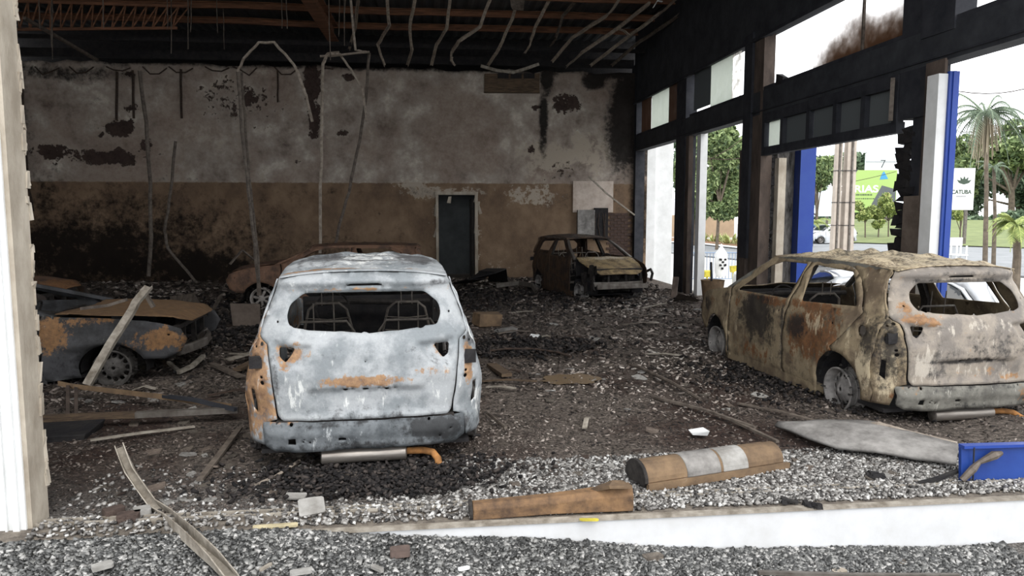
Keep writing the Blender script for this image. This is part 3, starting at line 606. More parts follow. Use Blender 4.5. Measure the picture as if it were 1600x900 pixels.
# unseen front lintel, kept high to let more light into the hall, and roof
MB().box((1.5, 4.5, 6.8), (11, .3, .5)).build('wall_unseen_lintel', M['soot_beam'], None, kind='structure')
b = MB(); n = 260; x0, x1 = -11.6, 6.4
vs = []; 
for i in range(n+1):
    x = x0+(x1-x0)*i/n; z = 6.98+.02*x*0+(.03 if i % 4 in (1, 2) else 0); vs += [(x, 4.2, z-.5*0), (x, 22.5, z)]
b.add(vs, [(2*i, 2*i+2, 2*i+3, 2*i+1) for i in range(n)]); ceil_ = b.build('ceiling', M['deck'], None, kind='structure')
so_ = ceil_.modifiers.new('sheet', 'SOLIDIFY'); so_.thickness = .02
for k, y in enumerate([5.5, 7.0, 8.5, 10, 11.5, 13.0, 14.5, 16.0, 17.5, 19.1, 20.6]):
    b = MB(); xs = np.linspace(-11.5, 6.3, 24); prof = [(-.04, -.08), (.04, -.08), (.04, -.06), (-.02, -.06), (-.02, .06), (.04, .06), (.04, .08), (-.04, .08)]
    b.sweep([(x, y, 6.84+.05*noise.noise(Vector((x*.35, y, 0)))-.03*abs(noise.noise(Vector((x*.9, y*2, 5))))) for x in xs], .08, .16, prof=prof); b.build('purlin', M['purlin'], ceil_)
def truss(pts0, pts1, name, m, n=18, bw_=.06, parent=None):
    b = MB(); a0, a1 = Vector(pts0[0]), Vector(pts0[1]); c0, c1 = Vector(pts1[0]), Vector(pts1[1])
    b.bar(a0, a1, bw_, bw_); b.bar(c0, c1, bw_, bw_); o = b.build(name, m, parent)
    for i in range(n):
        t0, t1 = i/n, (i+.5)/n; t2 = (i+1)/n
        MB().bar(a0.lerp(a1, t0), c0.lerp(c1, t1), .03, .03).build('brace', m, o); MB().bar(c0.lerp(c1, t1), a0.lerp(a1, t2), .03, .03).build('brace', m, o)
    return o
def truss_child(p0, p1, h, name, m, n): return truss((p0, p1), ((p0[0], p0[1], p0[2]-h), (p1[0], p1[1], p1[2]-h)), name, m, n)
tl = truss(((-11.4, 19.0, 6.76), (-5.6, 19.0, 6.76)), ((-11.4, 19.0, 6.05), (-5.9, 19.0, 6.25)), 'roof_truss', M['purlin'], 24)
tag(tl, 'rusty lattice girder with zigzag braces under the roof at upper left', 'roof truss')
tl2 = truss(((-9.6, 12.5, 6.76), (-9.6, 18.8, 6.72)), ((-9.6, 12.5, 6.05), (-9.6, 18.8, 6.05)), 'roof_truss', M['purlin'], 18)
tag(tl2, 'rusty lattice girder running front to back under the roof, far left', 'roof truss')
# main rafter
p = atD(20, 523, 70)
b = MB(); prof = [(-.14, -.2), (.14, -.2), (.14, -.17), (.02, -.17), (.02, .17), (.14, .17), (.14, .2), (-.14, .2), (-.14, .17), (-.02, .17), (-.02, -.17), (-.14, -.17)]
b.sweep([(p.x-.25, 10.5, 6.66), (p.x-.1, 16, 6.63), (p.x, 20.7, 6.60)], .3, .3, prof=prof); rb = b.build('roof_rafter', M['purlin'], ceil_)
for k in range(5): MB().bar((p.x-.15, 15.0+k, 6.78), (p.x+.10-.2, 15.9+k, 6.45), .05, .01).build('rafter_tie', M['purlin'], ceil_)
b = MB(); b.bar((-11.4, 19.8, 6.15), (5.9, 19.9, 6.18), .05, .10); b.bar((-11.4, 21.0, 6.0), (5.9, 21.0, 6.05), .12, .22); b.build('tie_beam', M['char'], ceil_)
# ---------------------------------------------------------------- right facade
z_b0, z_b1, z_t = 3.58, 3.99, 4.97
wr_ = MB().box((FX+.14, 12.5, 5.97), (.28, 16.7, 2.0)).build('wall_right', M['soot_beam'], None, kind='structure')
b = MB(); ys_ = np.linspace(YF+.1, BY, 60); b.sweep([(FX+.12, y, (z_b0+z_b1)/2+.0) for y in ys_], .24, z_b1-z_b0); b.build('facade_beam', M['soot_beam'], wr_)
MB().box((FX-.01, 12.5, z_b0+.06), (.03, 16.6, .02)).build('beam_flange', M['post'], wr_); MB().box((FX-.02, 12.5, z_t-.05), (.06, 16.6, .06)).build('window_head', M['post'], wr_)
def post(p0, p1, z0, z1, m, name='facade_post', dx=(0, .26)):
    ya, yb = yX(p1), yX(p0); return MB().box((FX+(dx[0]+dx[1])/2, (ya+yb)/2, (z0+z1)/2), (dx[1]-dx[0], yb-ya, z1-z0), None, .006).build(name, m, wr_)
post(984, 992, -.2, 6, M['post']); post(1054, 1068, -.2, z_t, M['post']); post(1068, 1073, -.2, z_b0, M['brown_post'], dx=(.02, .12))
post(1159, 1171, 1.0, z_t+.1, M['post'], dx=(-.04, .26)); post(1171, 1186, -.2, z_t, M['brown_post'], dx=(0, .2)); post(1156, 1168, -.2, 3.0, M['brown_post'], dx=(-.03, .2))
post(1395, 1440, 3.0, z_t+.1, M['post']); post(1414, 1436, -.4, 3.6, M['post'], dx=(.04, .3)); post(1436, 1466, -.4, 3.6, M['brown_post'], dx=(-.02, .01)); post(1426, 1476, 3.9, z_t+.1, M['post'], dx=(-.02, .24))
post(1416, 1446, -.4, 2.05, M['board_brown'], 'scorched_panel', dx=(-.05, -.02))
MB().box((FX+.12, 4.4, 2.0), (.26, .4, 5)).build('facade_post', M['post'], wr_)
# ragged charred edge in bay three
b = MB()
for k in range(30):
    z = .4+k*.085; b.box((FX+.08, yX(1408)+R.uniform(-.02, .14), z), (.08, R.uniform(.18, .34), .1), None, .03)
b.build('charred_edge', M['char'], wr_)
# header frame with five hazy panels in bay three
ya, yb = yX(1393), yX(1186); zh0 = atX(FX, 1390, 208).z
hd = MB().box((FX+.06, (ya+yb)/2, zh0+.06), (.12, yb-ya, .14)).build('window_header', M['post'], None, kind='structure')
MB().box((FX+.06, (ya+yb)/2, z_b0-.08), (.12, yb-ya, .16)).build('top_rail', M['post'], hd)
def frost(name, c, a, tr=.5):
    m, nt, b = mk(name); out = nt.nodes['Material Output']; tl_ = nt.nodes.new('ShaderNodeBsdfTranslucent'); tl_.inputs[0].default_value = hexc(c)
    df = nt.nodes.new('ShaderNodeBsdfDiffuse'); df.inputs[0].default_value = hexc(c); tp = nt.nodes.new('ShaderNodeBsdfTransparent')
    m1 = nt.nodes.new('ShaderNodeMixShader'); m1.inputs[0].default_value = tr; nt.links.new(df.outputs[0], m1.inputs[1]); nt.links.new(tl_.outputs[0], m1.inputs[2])
    m2 = nt.nodes.new('ShaderNodeMixShader'); nt.links.new(m1.outputs[0], m2.inputs[1]); nt.links.new(tp.outputs[0], m2.inputs[2])
    n = tex(nt, 5, 6, .6); nt.links.new(mth(nt, 'MULTIPLY', sstep(nt, n, .2, .8), a*1.3), m2.inputs[0]); nt.links.new(m2.outputs[0], out.inputs[0]); return m
M['frost'] = frost('frosted_pane', '#cfd3cc', .08, .8); M['soot_pane'] = frost('sooted_pane', '#6a6e6f', .0, .35); M['soot_pane2'] = frost('brown_sooted_pane', '#5a4a40', .05, .7)
M['hazy'] = frost('lightly_sooted_pane', '#c8c4bc', .95, .8)
def sootglass(name, z0, z1):
    """clear pane whose lower edge carries a ragged soot stain"""
    m, nt, b = mk(name); out = nt.nodes['Material Output']; t = nt.nodes.new('ShaderNodeTexCoord'); sx = nt.nodes.new('ShaderNodeSeparateXYZ'); nt.links.new(t.outputs['Object'], sx.inputs[0])
    n = tex(nt, 1.4, 8, .6); k = mth(nt, 'ADD', sx.outputs[2], mth(nt, 'MULTIPLY', mth(nt, 'SUBTRACT', n, .5), 1.2)); f = sstep(nt, k, z1, z0)
    n5 = tex(nt, 30, 3, .7); f = mth(nt, 'MULTIPLY', f, sstep(nt, mth(nt, 'ADD', n5, f), .35, .75))
    tp = nt.nodes.new('ShaderNodeBsdfTransparent'); tl_ = nt.nodes.new('ShaderNodeBsdfTranslucent'); tl_.inputs[0].default_value = hexc('#6a5a4e')
    ms = nt.nodes.new('ShaderNodeMixShader'); nt.links.new(f, ms.inputs[0]); nt.links.new(tp.outputs[0], ms.inputs[1]); nt.links.new(tl_.outputs[0], ms.inputs[2]); nt.links.new(ms.outputs[0], out.inputs[0]); return m
M['stain'] = sootglass('soot_stained_glass', 4.0, 4.75)
def pane(p0, p1, z0, z1, m, parent, name='pane', x=FX+.08):
    ya, yb = yX(p1), yX(p0); return MB().box((x, (ya+yb)/2, (z0+z1)/2), (.008, yb-ya, z1-z0)).build(name, m, parent)
zp0 = zh0+.14; zp1 = z_b0-.14
for i, (a, c) in enumerate([(1191, 1214), (1218, 1254), (1259, 1295), (1300, 1337), (1343, 1386)]):
    pane(a, c, zp0-.06, zp1+.06, M['frost'] if i == 0 else M['soot_pane'], hd, 'frosted_panel')
for a in (1186, 1216, 1256, 1297, 1340, 1389): MB().box((FX+.05, yX(a), (zp0+zp1)/2), (.10, .10 if a > 1186 else .2, zp1-zp0+.1)).build('mullion', M['post'], hd)
MB().bar((FX-.03, yX(1388), zp1+.1), (FX-.06, yX(1391), zp0), .05, .03).build('hanging_bar', M['channel_d'], hd)
# upper strip windows
W_ = {}
for i, (a, c) in enumerate([(992, 1054), (1073, 1159), (1186, 1426), (1476, 1640)]):
    ya, yb = yX(c), yX(a); wd = MB().box((FX+.06, (ya+yb)/2, z_b1+.03), (.1, yb-ya, .06)).box((FX+.06, (ya+yb)/2, z_t-.02), (.1, yb-ya, .06)).build('window_%d' % (i+1), M['post'], None, kind='structure'); W_[i] = wd
zz0, zz1 = z_b1+.03, z_t-.03
pane(996, 1010, zz0, zz1, M['soot_pane2'], W_[0]); pane(1011, 1037, zz0, zz1, M['frost'], W_[0]); pane(1037, 1054, zz0, zz1, M['soot_pane2'], W_[0])
pane(1075, 1100, zz0+.1, zz1, M['soot_pane'], W_[1]); pane(1100, 1132, zz0+.05, zz1, M['frost'], W_[1]); pane(1132, 1145, zz0, zz1, M['hazy'], W_[1])
pane(1254, 1328, zz0, zz1+.05, M['stain'], W_[2]); pane(1330, 1424, zz0, zz1+.05, M['stain'], W_[2]); MB().box((FX+.06, yX(1329), (zz0+zz1)/2), (.03, .035, 1)).build('glazing_bar', M['channel_d'], W_[2])
MB().box((FX+.05, yX(1209), zz0+.05), (.08, .18, .14), Matrix.Rotation(.3, 3, 'X'), .03).build('charred_lump', M['char'], W_[2])
# white party wall and reveal outside bay one
b = MB(); x7 = atY(BY+.2, 1051, 300).x; b.box(((FX+.15+x7)/2, BY+.4, 2.8), (x7-FX-.15, .4, 6.6)); ww = b.build('wall_white_return', M['white_wall'], None, kind='structure')
b = MB(); b.box((FX+.55, BY+.15, 2.8), (.25, .14, 6.5)); b.build('pilaster', M['white_wall'], ww)
MB().box((FX+.35, BY+.13, 2.4), (.1, .12, .9)).build('meter_slot', M['char'], ww)
MB().box((FX+.22, yX(1080), 1.6), (.16, .22, 4.0)).build('white_jamb', M['white_wall'], wr_)
MB().box((FX+.3, yX(1190)-.05, 1.2), (.14, .14, 3.2)).build('white_jamb', M['beige_reveal'], wr_)
# white and blue reveal of the big post
yq = yX(1466); xs_ = [atY(yq, px, 200).x for px in (1463, 1477, 1492)]
b = MB(); b.box(((xs_[0]+xs_[1])/2, yq+.1, 1.5), (xs_[1]-xs_[0], .2, 3.85), None, .004); b.build('reveal_render', M['white_wall'], wr_)
b = MB(); b.box(((xs_[1]+xs_[2])/2, yq+.12, 1.5), (xs_[2]-xs_[1], .3, 3.9)); b.box((xs_[1]+.05, yq-.035, 1.5), (.03, .02, 3.9)); b.build('blue_cladding', M['blue'], wr_)
bpy.data.objects['blue_cladding']
# wall cupboard area at the right end of the back wall
def wbox(p0, p1, d, m, name, parent, y=0, jit=0):
    (x0, z1), (x1, z0) = bw(*p0), bw(*p1); return MB().box(((x0+x1)/2, BY-d/2-y, (z0+z1)/2), (abs(x1-x0), d, abs(z1-z0)), None, jit).build(name, m, parent)
pb = wbox((895, 283), (957, 332), .06, mat('smoked_pale_panel', '#c9bdb2', '#a99a8e', 4, bump=.003), 'wall_panel', None)
tag(pb, 'pale smoked plaster panel on back wall above the small burnt hatchback', 'wall panel')
cb = wbox((901, 328), (927, 372), .14, M['panel_grey'], 'meter_cabinet', None, .03); tag(cb, 'grey metal meter cabinet door on the back wall behind the small hatchback', 'cabinet')
MB().box((bw(923, 350)[0], BY-.16, bw(900, 350)[1]), (.03, .03, .1)).build('handle', M['steel'], cb)
hc = wbox((927, 325), (948, 375), .10, M['char'], 'electrical_niche', None, .03); tag(hc, 'burnt-out black electrical niche right of the grey meter cabinet', 'niche')
for k in range(4): p0 = bw(930+k*5, 332); MB().tube([(p0[0], BY-.12, p0[1]), (p0[0]+R.uniform(-.05, .05), BY-.16, p0[1]-.35), (p0[0]+R.uniform(-.05, .05), BY-.13, p0[1]-.7)], .012, 5).build('cable', M['cable'], hc)
b = MB(); x0, zt_ = bw(950, 335); x1 = bw(982, 335)[0]
bricks = []
bm_ = MB().box((0, 0, 0), (.2, .03, .07), None, .006).mesh('brick'); bm_.materials.append(mat('soot_brick', '#54423a', '#332a27', 8))
for r in range(20):
    for c in range(4):
        x = x0+.02+c*.21+(.1 if r % 2 else 0); z = zt_-r*.082
        if x > x1-.02: continue
        bo = link('brick', bm_, None, wback); bo.location = (x+.05, BY-.012-R.uniform(0, .008), z)
a, c = bw(916, 277), bw(984, 336)
tag(MB().sweep([(a[0], BY-.35, a[1]), ((a[0]*.6+c[0]*.4), BY-.4, a[1]*.6+c[1]*.4-.05), (c[0], BY-.5, c[1])], .07, .04).build('bent_metal_strip', M['pale_strip'], None), 'pale bent strip slanting across the smoked plaster panel on the back wall', 'metal strip')
# collapsed panel high on the back wall
fb = wbox((756, 116), (842, 147), .16, M['fallen'] if 'fallen' in M else M['wood'], 'air_conditioner', None, .05, .02); tag(fb, 'scorched long box unit hanging high on the back wall', 'wall unit')
for k in range(3):
    x, z = bw(785+k*20, 118+0); MB().box((x, BY-.23, z-.05), (.3, .03, .14)).build('louvre', M['char'], fb)
p_ = [bw(750, 106), bw(775, 113), bw(800, 116), bw(820, 110), bw(840, 103)]
tag(MB().sweep([(x, BY-.26, z) for x, z in p_], .05, .08).build('bent_metal_strip', M['pale_strip'], None), 'sagging strip drooping over the long box unit high on the back wall', 'metal strip')

# ------------------------------------------------------------------ hanging ceiling channels and cables
def strip_px(pts, y0, y1, w_, h_, m, label, name='ceiling_channel', group=None, cat='metal channel', L=True):
    n = len(pts); P = [atY(y0+(y1-y0)*i/(n-1), px, py) for i, (px, py) in enumerate(pts)]; Q = []
    for i in range(len(P)-1):
        for k in range(4): Q.append(P[i].lerp(P[i+1], k/4)+Vector((R.uniform(-.008, .008), R.uniform(-.02, .02), R.uniform(-.008, .008))))
    Q.append(P[-1]); prof = [(-w_/2, -h_/2), (w_/2, -h_/2), (w_/2, h_/2), (w_/2-.006, h_/2), (w_/2-.006, -h_/2+.006), (-w_/2, -h_/2+.006)] if L else None
    o = MB().sweep(Q, w_, h_, prof=prof, up=(0, -1, .2)).build(name, m, None); return tag(o, label, cat, group)
ROOF = [([(560, -10), (556, 40), (545, 78)], 'bent channel hanging left of all the others near the orange rafter'),
    ([(604, -10), (608, 40), (590, 70), (602, 103)], 'hooked channel hanging from the roof, second right of the orange rafter'),
    ([(650, -10), (640, 42), (644, 78), (636, 103)], 'kinked channel hanging from the roof, third right of the orange rafter'),
    ([(704, -10), (698, 45), (682, 70), (674, 103)], 'S-shaped channel hanging from the roof, fourth right of the orange rafter'),
    ([(768, -8), (750, 42), (716, 65), (706, 82), (705, 95), (710, 101)], 'long channel with hooked foot above the middle of the back wall'),
    ([(812, -6), (800, 30), (780, 75), (762, 103)], 'straight sloping channel left of the long box unit'),
    ([(862, -8), (838, 38), (828, 68), (820, 82)], 'pale channel ending above the long box unit'),
    ([(908, -8), (880, 25), (868, 60), (858, 73)], 'channel ending just right above the long box unit'),
    ([(972, -8), (948, 25), (895, 58), (862, 97)], 'rust-tinged channel sloping to the black wall streak'),
    ([(1014, 5), (968, 42), (910, 82), (884, 105)], 'long pale channel with a hanging tag near the roof corner'),
    ([(1058, -5), (1030, 22), (975, 62), (922, 103)], 'straight pale channel second from the facade under the roof'),
    ([(1096, -2), (1050, 32), (1000, 65), (955, 103)], 'dim straight channel nearest the facade under the roof')]
for i, (pts, lb) in enumerate(ROOF):
    strip_px(pts, 16.2 if i > 7 else 17.5, 20.2, .07, .05, M['channel'] if i not in (7, 11) else M['channel_d'], lb, group='bent ceiling channels hanging from the roof')
tg_ = atY(18, 975, 48)
tag(MB().sweep([tg_+Vector((-.18, 0, .05)), tg_, tg_+Vector((.15, 0, -.12))], .12, .02).build('hanging_scrap', M['channel'], None), 'crumpled pale scrap caught on a roof channel near the corner', 'scrap')
tg_ = atY(17.3, 1027, 4)
tag(MB().sweep([tg_+Vector((-.1, 0, -.12)), tg_+Vector((0, 0, .04)), tg_+Vector((.12, 0, .02))], .07, .02).build('hanging_scrap', M['white_wall'], None), 'small white curl of metal caught high under the roof at the top edge', 'scrap')
tg_ = atY(17.5, 808, 4); tag(MB().box(tg_, (.3, .05, .28), None, .05).build('hanging_scrap', M['channel_d'], None), 'squarish scrap plate stuck under the roof above the long box unit', 'scrap')
VERT = [([(33, 118), (38, 200), (45, 290), (52, 330)], 20.74, .04, 'cable', 'thin dark cable hanging at the far left of the back wall'),
    ([(183, 112), (182, 188)], 20.74, .05, 'cable', 'short dark cable ending at the peeled patch on the left wall area'),
    ([(208, 110), (209, 185)], 20.74, .05, 'cable', 'short dark cable just right of the one over the peeled patch'),
    ([(217, 110), (228, 190), (235, 290), (236, 370), (232, 432)], 17.5, .07, 'channel_d', 'tall brownish channel hanging to the charred cars at the left'),
    ([(282, 108), (284, 185)], 20.74, .05, 'cable', 'short black cable on the wall right of the tall brownish channel'),
    ([(274, 220), (267, 300), (257, 360), (262, 388), (285, 415), (308, 442)], 18, .055, 'channel_d', 'dangling channel with an elbow near the floor behind the left cars'),
    ([(434, 110), (434, 160)], 20.74, .04, 'cable', 'short cable at the top of the wall right of the looped channel'),
    ([(372, 112), (378, 200), (388, 300), (398, 380), (404, 462)], 14.0, .05, 'channel_d', 'long pale double strip hanging in front of the rusty car'),
    ([(378, 112), (383, 200), (392, 300), (401, 380), (407, 462)], 14.15, .04, 'channel_d', 'thin darker strip hanging alongside the long pale strip'),
    ([(371, 112), (380, 92), (404, 66), (428, 66), (445, 84), (462, 105), (478, 150), (488, 190)], 16, .055, 'channel', 'looped channel arching over the wall above the rusty car'),
    ([(530, 82), (512, 84), (505, 100), (503, 200), (501, 290), (500, 396)], 17, .06, 'channel', 'straight tall channel hanging down behind the white SUV'),
    ([(577, 82), (572, 150), (562, 220), (545, 300), (530, 352), (524, 388)], 17.3, .06, 'channel_d', 'leaning channel right of the straight tall one behind the white SUV'),
    ([(530, 83), (548, 108), (566, 138), (573, 190)], 17.2, .05, 'channel', 'short diagonal channel linking the two tall hanging channels'),
    ([(500, 88), (577, 81)], 17.1, .05, 'channel', 'level channel at the top joining the two tall hanging channels'),
    ([(548, 0), (555, 78), (577, 82)], 17.3, .05, 'channel', 'channel running from the roof down to the two tall hanging ones')]
for i, x in enumerate(sorted(R.uniform(60, 560) for _ in range(17))):
    VERT.append(([(x, -5), (x+R.uniform(-3, 3), R.uniform(40, 95))], 16.5+R.uniform(0, 3), .018, 'channel_d', None))
for i, (pts, y, w_, m, lb) in enumerate(VERT):
    if lb is None: tag(strip_px(pts, y, y, w_, w_*.6, M[m], None, 'hanger_rod', L=False), '%s thin hanger rod from the left wall, dangling under the roof' % ['leftmost', 'second', 'third', 'fourth', 'fifth', 'sixth', 'seventh', 'eighth', 'ninth', 'tenth', 'eleventh', 'twelfth', 'thirteenth', 'fourteenth', 'fifteenth', 'sixteenth', 'rightmost'][min(16, i-15)], 'rod', 'hanger rods dangling from the roof')
    else: strip_px(pts, y, y+.02, w_, w_*.7, M[m], lb, 'hanging_cable' if m == 'cable' else 'ceiling_channel', cat='cable' if m == 'cable' else 'metal channel')
for i, (a, c) in enumerate([((20, 30), (150, 92)), ((40, 62), (80, 80)), ((60, 18), (150, 95)), ((105, 30), (160, 98))]):
    pass
tag(MB().bar(atY(17, 38, 28), atY(19.5, 152, 94), .07, .06).build('fallen_brace', M['channel_d'], None), 'pale diagonal strut sloping down across the upper left corner', 'strut')
for i in range(9):
    x = 60+i*52+R.uniform(-10, 10)
    tag(MB().tube([atY(20.77, x+dx, 104+dy) for dx, dy in ((0, 0), (12, R.uniform(4, 14)), (26, R.uniform(2, 18)), (38, R.uniform(0, 5)))], .018, 5).build('sagging_cable', M['cable'], None), '%s thin burnt cable loop from the left, sagging on the wall top' % ['leftmost', 'second', 'third', 'fourth', 'fifth', 'sixth', 'seventh', 'eighth', 'rightmost'][i], 'cable', 'burnt cables sagging along the wall top')

# ------------------------------------------------------------------ the cars
WB = dict(
 tailgate=[(0, .665, .36, .045, 0, .95), (-.15, .64, .22, .03, 0, .6), (-.51, .86, .11, .075, 0, 1), (-.56, .77, .05, .03, 0, .8), (.50, .87, .06, .06, 0, .55), (.43, .72, .13, .045, 0, .55), (0, 1.29, .5, .02, 0, .55), (-.5, .60, .09, .14, 2, .45), (-.1, .52, .3, .05, 2, .35), (.55, .75, .1, .15, 1, .5), (-.62, .7, .03, .3, 1, .5), (0, .40, .6, .02, 1, .7), (.55, .55, .12, .16, 2, .45), (.58, 1.33, .16, .03, 1, .85), (0, .45, .6, .04, 1, .38), (-.2, .86, .2, .05, 1, .35), (.35, .9, .12, .06, 1, .36), (.62, .44, .07, .05, 1, .6), (0, 1.33, .14, .02, 1, .7), (-.4, 1.33, .2, .03, 2, .4)],
 lower=[(0, .20, .9, .03, 1, .75), (.5, .30, .22, .1, 1, 1.3), (-.3, .36, .4, .02, 1, .7), (0, .375, .5, .015, 1, .85), (-.6, .40, .12, .04, 0, .7), (-.2, .27, .35, .04, 2, .4)],
 corner_l=[(-.75, .6, .12, .35, 0, 1), (-.76, .9, .1, .15, 0, .8), (-.70, .40, .05, .1, 1, .5), (-.75, .27, .06, .06, 2, .6), (-.83, .5, .04, .2, 1, .45)],
 corner_r=[(.735, .74, .035, .16, 0, 1), (.75, .90, .05, .07, 1, .85), (.8, .45, .05, .12, 2, .7), (.72, .3, .05, .08, 1, .7)],
 quarter_l=[(.5, .6, .5, .5, 0, 1)], quarter_r=[(.4, 1.0, .6, .3, 2, .6), (.4, .6, .4, .2, 2, .5), (.35, .3, .2, .15, 1, .6), (.45, .5, .15, .1, 0, .4)],
 roof=[(0, .95, .6, .03, 1, .9), (.1, 1.35, .6, .025, 1, .8), (-.3, .42, .38, .045, 0, 1.2), (.1, .45, .3, .03, 0, .6), (-.35, 1.5, .22, .6, 1, .9), (.42, 1.3, .22, .5, 1, 1.1), (.3, 1.9, .3, .3, 1, .55), (0, 1.2, .25, .7, 2, .75), (0, .7, .5, .1, 1, .5), (-.5, 1, .05, .8, 1, .6)],
 rear_door=[(1.2, .6, .4, .3, 0, .6), (1.2, .3, .5, .3, 1, .6)], front_door=[(2.2, .6, .5, .3, 1, .6)], fender=[(3.4, .6, .5, .3, 0, .6)], hood=[(0, 3.5, .6, .4, 1, .5)])
white = make_car('burnt_suv', 'burnt white SUV seen from behind, pale grey tailgate and missing rear glass', 'car', (-.44, 5.17, -.0), radians(4.0), M['white_suv'], blobs=WB, lowmat=M['white_suv_dark'], roofamp=.020, res=.04)
TB = dict(
 tailgate=[(-.52, .97, .16, .06, 0, .95), (-.60, 1.05, .06, .06, 0, .8), (-.42, .93, .12, .03, 0, .8), (.1, .72, .5, .16, 1, .5), (-.3, .66, .2, .1, 1, .45), (-.1, .60, .35, .022, 1, 1.1), (.1, .50, .5, .1, 0, .42), (-.35, .5, .12, .1, 1, .55), (.3, .45, .4, .04, 0, .5), (0, 1.35, .65, .03, 1, .55), (0, 1.29, .6, .015, 1, .9), (-.5, .55, .12, .14, 2, .8), (.1, .5, .4, .08, 2, .5), (0, .9, .5, .05, 2, .5), (-.05, .72, .08, .08, 0, .4)],  # dark band just under the spoiler paints its shadow line through the soot channel
 lower=[(0, .2, .8, .03, 1, .5), (.6, .3, .2, .1, 0, .6), (-.6, .38, .1, .06, 0, .5), (-.1, .37, .6, .02, 1, .75)],
 corner_l=[(-.75, .65, .12, .3, 1, .85), (-.76, .5, .08, .2, 2, .95), (-.74, .9, .06, .1, 1, .75), (-.72, .3, .05, .08, 0, .5), (-.78, .6, .05, .15, 2, .5)],
 quarter_l=[(.25, 1.1, .12, .2, 1, .35), (.4, .95, .2, .1, 1, .35), (.33, .78, .10, .22, 1, .95), (.33, .5, .14, .18, 2, .95), (.62, .72, .16, .14, 2, .45), (.52, .95, .2, .08, 1, .35), (.28, .35, .15, .12, 1, .5), (.6, .62, .08, .08, 0, .35), (.7, .55, .1, .06, 1, .5)],
 rear_door_l=[(1.2, .96, .5, .05, 0, .95), (1.15, .68, .42, .25, 0, 1.1), (1.12, .80, .18, .09, 2, .85), (1.45, .72, .2, .14, 1, 1.1), (.9, .9, .1, .1, 1, .7), (.75, .8, .07, .2, 1, .3), (1.3, .25, .4, .12, 1, .45), (1.5, .45, .1, .2, 0, .5), (.86, 1.28, .1, .08, 1, .4)],
 front_door_l=[(2.3, .72, .38, .26, 1, 1.25), (1.72, .6, .05, .5, 1, .8), (2.0, .92, .4, .06, 0, .9), (2.0, .5, .2, .2, 1, .6), (2.75, .85, .1, .12, 0, .6), (2.4, .3, .5, .12, 0, .62), (2.7, .5, .1, .2, 2, .4), (1.9, .3, .15, .15, 1, .4)],
 fender_l=[(3.7, .7, .2, .15, 1, .75), (3.1, .88, .2, .08, 1, .5), (3.1, .4, .1, .2, 2, .3), (3.5, .75, .2, .1, 0, .5)],
 roof=[(0, 1.3, .9, 1.4, 2, 1.0), (0, 1.3, .9, 1.4, 1, .55), (.3, .8, .4, .3, 1, .5), (-.3, 1.7, .3, .2, 1, .52), (-.1, 1.1, .2, .1, 1, .55), (.2, 2.0, .3, .2, 0, .4)], hood=[(0, 3.5, .7, .5, 1, .6)])
tan = make_car('burnt_suv', 'burnt beige-brown SUV with scorched doors, parked at the right beside the facade', 'car', (4.78, 5.84, -.05), radians(3.6), M['tan_suv'], blobs=TB, rearmat=M['grey_suv'], lowmat=M['grey_low'], base=(.12, .16, .12), roofamp=.034, hood_lift=-.05)
# small hatchback near the back wall, facing the camera
hp = atD(15.4, 968, 470); hh = RT*sin(radians(19)) - Vector((FW.x, FW.y, 0)).normalized()*cos(radians(19)); hr = atan2(-hh.x, hh.y)
HB = dict(hood=[(0, 3.2, .5, .12, 2, .9), (-.3, 3.15, .3, .15, 2, .8), (.2, 3.6, .6, .3, 2, .1)], roof=[(0, 2.2, .7, .3, 2, .5), (0, 1, .6, .8, 1, .5)], quarter=[(.4, .8, .4, .5, 1, .2)], rear_door=[(1.3, .5, .5, .3, 0, .35)], front_door=[(2.3, .5, .5, .3, 0, .35)])
hb = make_car('burnt_hatchback', 'small charred hatchback with tan bonnet, facing the camera near the back wall', 'car', (0, 0, 0), hr, M['dark_hatch'], W=.80, sx=.92, sz=.93, warp=[(0, 0), (2.36, 1.92), (3.05, 2.70), (4.1, 3.62)], blobs=HB, hoodmat=M['hood_tan'], roofamp=.01, hood_lift=-.13, lowmat=M['steel'], muffler=False, skip=('fuel', 'fender_r'), wr=.19)
hb.location = hp - Vector((-sin(hr), cos(hr), 0))*3.5; hb.location.z = -.03
b = MB()
for k in range(12):   # torn front wing
    b.box((.62+R.uniform(-.06, .04), 3.0+k*.05, .3+R.uniform(0, .4)), (.03, .12, .2), Matrix.Rotation(R.uniform(-.3, .3), 3, 'X'), .03)
b.build('torn_wing', M['char2'], hb); b = MB(); b.tube([(-.72, 3.3, .62), (-.75, 3.45, .68), (-.74, 3.55, .6), (-.73, 3.5, .45)], .03, 7); b.build('bent_bracket', M['char2'], hb)
MB().box((0, 3.62, .36), (1.15, .04, .09), None, .01).build('bumper_plate', M['steel'], hb)
